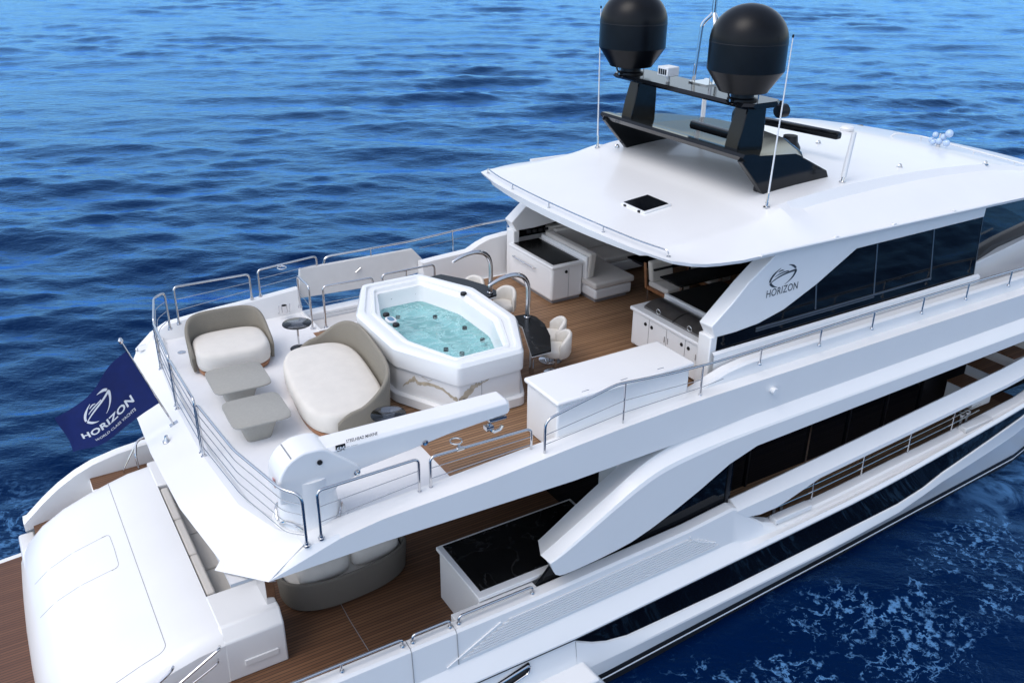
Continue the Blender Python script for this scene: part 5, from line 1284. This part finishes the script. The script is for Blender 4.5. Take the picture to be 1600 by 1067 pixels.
for y in (-1.92, -1.8, -1.3, 0, 1.3, 1.8, 1.92):
    w = .46 if abs(y) < 1.85 else .30
    us_.append([(9.30 - w, y, 8.87), (9.30 - w + .05, y, 8.92), (9.30 + w - .05, y, 8.92), (9.30 + w, y, 8.87), (9.30 + w - .08, y, 8.82), (9.30 - w + .08, y, 8.82)])
MB().loft(us_).obj('upper_shelf', BLACKG, t, angle=30)
DG = 'black satellite domes on the radar arch'
DOME = mat('black_dome_gelcoat', (0.003, 0.004, 0.006), 0.30, spec=0.20, noise=0.5, nscale=2.2)
def dome(label, y, r):
    d = thing('satellite_dome', label, 'satellite dome', (0, 0, 0), DG, local=True)
    pf = [(.20, 0), (.22, .03), (.22, .10), (.30, .14), (r * .64, .14), (r * .66, .17), (r * .97, .47), (r, .50), (r * 1.0, .96)]
    for k in range(1, 13):
        a = math.pi / 2 * k / 12; pf.append((r * math.cos(a) if k < 12 else 0.001, .96 + r * .92 * math.sin(a)))
    MB().lathe(pf[4:], seg=48).obj('radome', DOME, d, angle=24)
    MB().lathe([(.26, -.02), (.26, .02), (.20, .04), (.20, .10), (.30, .16)], seg=28).obj('mount', BLACKM, d)
    MB().lathe([(r * 1.001, .945), (r * 1.004, .95), (r * 1.004, .96), (r * 1.001, .965)], seg=48, cap=False).obj('seam_ring', BLACKM, d)
    MB().tube(fillet([(-.25, -.05, 0), (-.42, -.08, .10), (-.40, -.08, .24), (-.30, -.06, .30)], .1), .016, 8).obj('cable', BLACKM, d)
    for a in (60, 180, 300): MB().tube([(.28 * math.cos(R(a)), .28 * math.sin(R(a)), -.02), (.28 * math.cos(R(a)), .28 * math.sin(R(a)), .15)], .012, 6).obj('bolt', CHROME, d)
    d.location = (9.12, y, 8.93)
    return d
dome('black satellite dome on the starboard end of the arch, nearer and lower in view', -1.52, .655)
dome('black satellite dome on the port end of the arch, higher and farther away', 1.60, .655)
# mast pole on a tripod
t = thing('mast', 'polished steel tripod mast between the two black domes', 'mast', (9.75, 0, 8.92))
MB().prism([(9.45, -.25, 8.921), (10.0, -.25, 8.921), (10.0, .25, 8.921), (9.45, .25, 8.921)], [(9.45, -.25, 8.945), (10.0, -.25, 8.945), (10.0, .25, 8.945), (9.45, .25, 8.945)]).obj('base_plate', CHROME, t)
for fx, fy in ((9.55, .22), (9.62, -.18), (9.9, -.04)):
    MB().tube(fillet([(fx, fy, 8.94), (9.66 + (fx - 9.66) * .72, fy * .72, 9.98), (9.70, 0, 10.18), (9.70, 0, 10.3)], .08), .035, 10).obj('tripod_leg', CHROME, t)
MB().tube([(9.70, 0, 10.12), (9.70, 0, 12.2)], .045, 12).obj('pole', CHROME, t)
# camera box on the shelf
t = thing('camera_box', 'small white finned camera box on the upper shelf beside the mast', 'camera', (9.15, .55, 8.92))
boxp('housing', PLASTW, t, 9.02, 9.30, .36, .66, 9.03, 9.20, bevel=.012)
for k in range(4): boxp('vent_slot', BLACKM, t, 9.012, 9.022, .40 + k * .06, .44 + k * .06, 9.06, 9.16, bevel=0)
MB().tube([(9.16, .5, 8.92), (9.16, .5, 9.04)], .04, 10).obj('foot', PLASTW, t)
# radars
t = thing('radar_scanner', 'long black open array radar lying over the roof beside the starboard upright', 'radar', (11.5, -.4, 7.4))
MB().lathe([(.24, 0), (.22, .20), (.16, .30), (.14, .42), (0, .42)], (11.55, -.55, 7.42), 24).obj('gearbox', BLACKM, t)
q = [(11.625, 0.518, 7.950), (11.927, -1.383, 7.950)]
ax = (Vector(q[1]) - Vector(q[0])); nx = Vector((-ax.y, ax.x, 0)).normalized()
sc = [(-.085, 0), (-.07, .075), (0, .095), (.07, .075), (.085, 0), (.06, -.06), (-.06, -.06)]
MB().loft([[Vector(q[0]) + ax * f + nx * a * k + Vector((0, 0, b * k)) for a, b in sc] for f, k in ((-.02, .8), (0, 1), (1, 1), (1.02, .8))]).obj('array_bar', BLACKG, t, angle=40)
t = thing('radar_scanner', 'short black radar on the lower platform behind the starboard upright', 'radar', (9.9, -.55, 8.03))
MB().lathe([(.20, 0), (.18, .12), (.12, .16), (.18, .24), (.26, .30), (.26, .46), (.20, .60), (.10, .66), (0, .66)], (9.95, -.85, 8.02), 22).obj('gearbox', BLACKM, t)
MB().loft([[(9.45 + a, y, 8.16 + b) for a, b in sc] for y in (-1.15, -1.12, -.02, .01)]).obj('array_bar', BLACKG, t, angle=40)
t = thing('searchlight', 'small black searchlight under the starboard end of the upper shelf', 'searchlight', (9.9, -1.7, 8.8))
b_ = MB().lathe([(0, 0), (.10, .0), (.12, .03), (.12, .24), (.08, .30), (0, .30)], seg=20); b_.v = [(9.92 + p[2] * .8, -1.62 + p[0], 8.66 + p[1]) for p in b_.v]; b_.obj('lamp_body', BLACKM, t)
MB().tube([(9.98, -1.62, 8.74), (9.98, -1.62, 8.84)], .03, 8).obj('bracket', BLACKM, t)

# whip aerials and small roof fittings
AG = 'thin white whip aerials on the roof'
def whip(label, base, tip, r=.016, group=AG, cap=BLACKM):
    w = thing('whip_aerial', label, 'aerial', base, group)
    b, p = Vector(base), Vector(tip)
    MB().tube([lerp(b, p, .06), lerp(b, p, 1)], [r, r * .55], 8).obj('rod', PLASTW, w)
    MB().lathe([(.06, 0), (.06, .015), (.03, .03), (.028, .09), (0, .09)], base, 14).tube([b + Vector((0, 0, .08)), lerp(b, p, .09)], .022, 8).obj('foot', CHROME, w)
    MB().lathe([(0, 0), (r * 1.1, .01), (r * 1.1, .05), (0, .06)], tip, 8).obj('tip', cap, w)
hs = [(9.019, -2.497, 7.270)]
b1 = Vector((9.05, -2.46, roof_z(9.05, .715))); b2 = Vector((9.05, 2.48, roof_z(9.05, .715)))
whip('white whip aerial leaning at the starboard edge of the roof', b1, (9.300, -2.313, 10.015))
whip('white whip aerial leaning at the port edge of the roof', b2, (9.160, 2.742, 10.033))
t = thing('roof_post', 'thick white aerial post standing forward of the starboard arch leg', 'aerial', (11.02, -2.39, 7.38))
bp_ = Vector((11.02, -2.38, roof_z(11.02, .69))); tp_ = Vector((11.250, -2.280, 8.273))
MB().tube([lerp(bp_, tp_, .10), tp_], [.05, .042], 12).obj('post', PLASTW, t)
MB().tube([bp_, lerp(bp_, tp_, .12)], .03, 10).lathe([(.06, 0), (.06, .02), (0, .03)], bp_, 14).obj('foot', CHROME, t)
t = thing('roof_post', 'thick white aerial post seen through the arch under the upper shelf', 'aerial', (11.4, 2.0, 7.4))
MB().tube([(11.4, 1.85, 7.42), (11.4, 1.85, 8.6)], .05, 12).obj('post', PLASTW, t)
t = thing('satellite_puck', 'flat white round receiver on the fore edge of the roof beside the aerial post', 'receiver', (15.1, .75, 7.1))
MB().lathe([(.05, 0), (.05, .12), (.15, .14), (.16, .19), (.13, .23), (0, .24)], (14.85, .75, 7.20), 24).obj('receiver', PLASTW, t)
t = thing('globe_cluster', 'cluster of clear glass globes standing on the brow of the roof', 'ornament', (14.9, -1.5, 7.1))
gx, gy = (15.849, -0.936, 7.300)[0], (15.849, -0.936, 7.300)[1]
gz = roof_z(gx, gy / roof_w(gx))
for dx, dy, dz, r in ((0, 0, .12, .075), (.05, .22, .10, .065), (-.02, -.20, .12, .075), (.02, .13, .24, .06), (.04, -.18, .32, .085), (.05, -.05, .22, .07), (-.06, .1, .09, .06)):
    MB().lathe([(r * math.sin(math.pi * k / 12) + .0005, r - r * math.cos(math.pi * k / 12)) for k in range(13)], (gx + dx, gy + dy, gz + dz - r), 20).obj('globe', CLEAR, t, angle=180)
MB().lathe([(.05, 0), (.05, .06), (.02, .07), (.02, .3), (0, .3)], (gx, gy, gz - .01), 12).obj('stand', CHROME, t)
FG = 'small steel pad eyes on the roof'
def padeye(label, px):
    x, y = px[0], px[1]
    p = Vector((x, y, roof_z(x, y / roof_w(x))))
    e_ = thing('pad_eye', label, 'fitting', p, FG)
    MB().lathe([(.06, -.01), (.06, .012), (0, .014)], p, 14).obj('plate', CHROME, e_)
    MB().tube([p + Vector((.05 * math.cos(a), 0, .06 * math.sin(a))) for a in [math.pi * k / 8 for k in range(9)]], .014, 8).obj('loop', CHROME, e_)
padeye('steel pad eye on the roof between the aerial post and the globes', (12.871, -2.191, 7.360))
padeye('steel pad eye near the right edge of the photo on the roof side', (15.159, -2.523, 7.100))
padeye('steel pad eye on the roof behind the open array radar', (12.884, -0.144, 7.380))
padeye('steel pad eye on the roof in front of the port arch leg', (9.287, 2.107, 7.300))
t = thing('roof_camera', 'tiny black double camera on the roof beside the starboard whip aerial', 'camera', (8.9, -2.3, 7.25))
cp_ = (9.491, -1.846, 7.250)
zc_ = roof_z(cp_[0], cp_[1] / roof_w(cp_[0]))
for dx in (-.07, .07): boxp('lens_block', BLACKM, t, cp_[0] + dx - .05, cp_[0] + dx + .05, cp_[1] - .05, cp_[1] + .05, zc_ - .01, zc_ + .09, bevel=.01)
for o in list(C.objects):
    pass
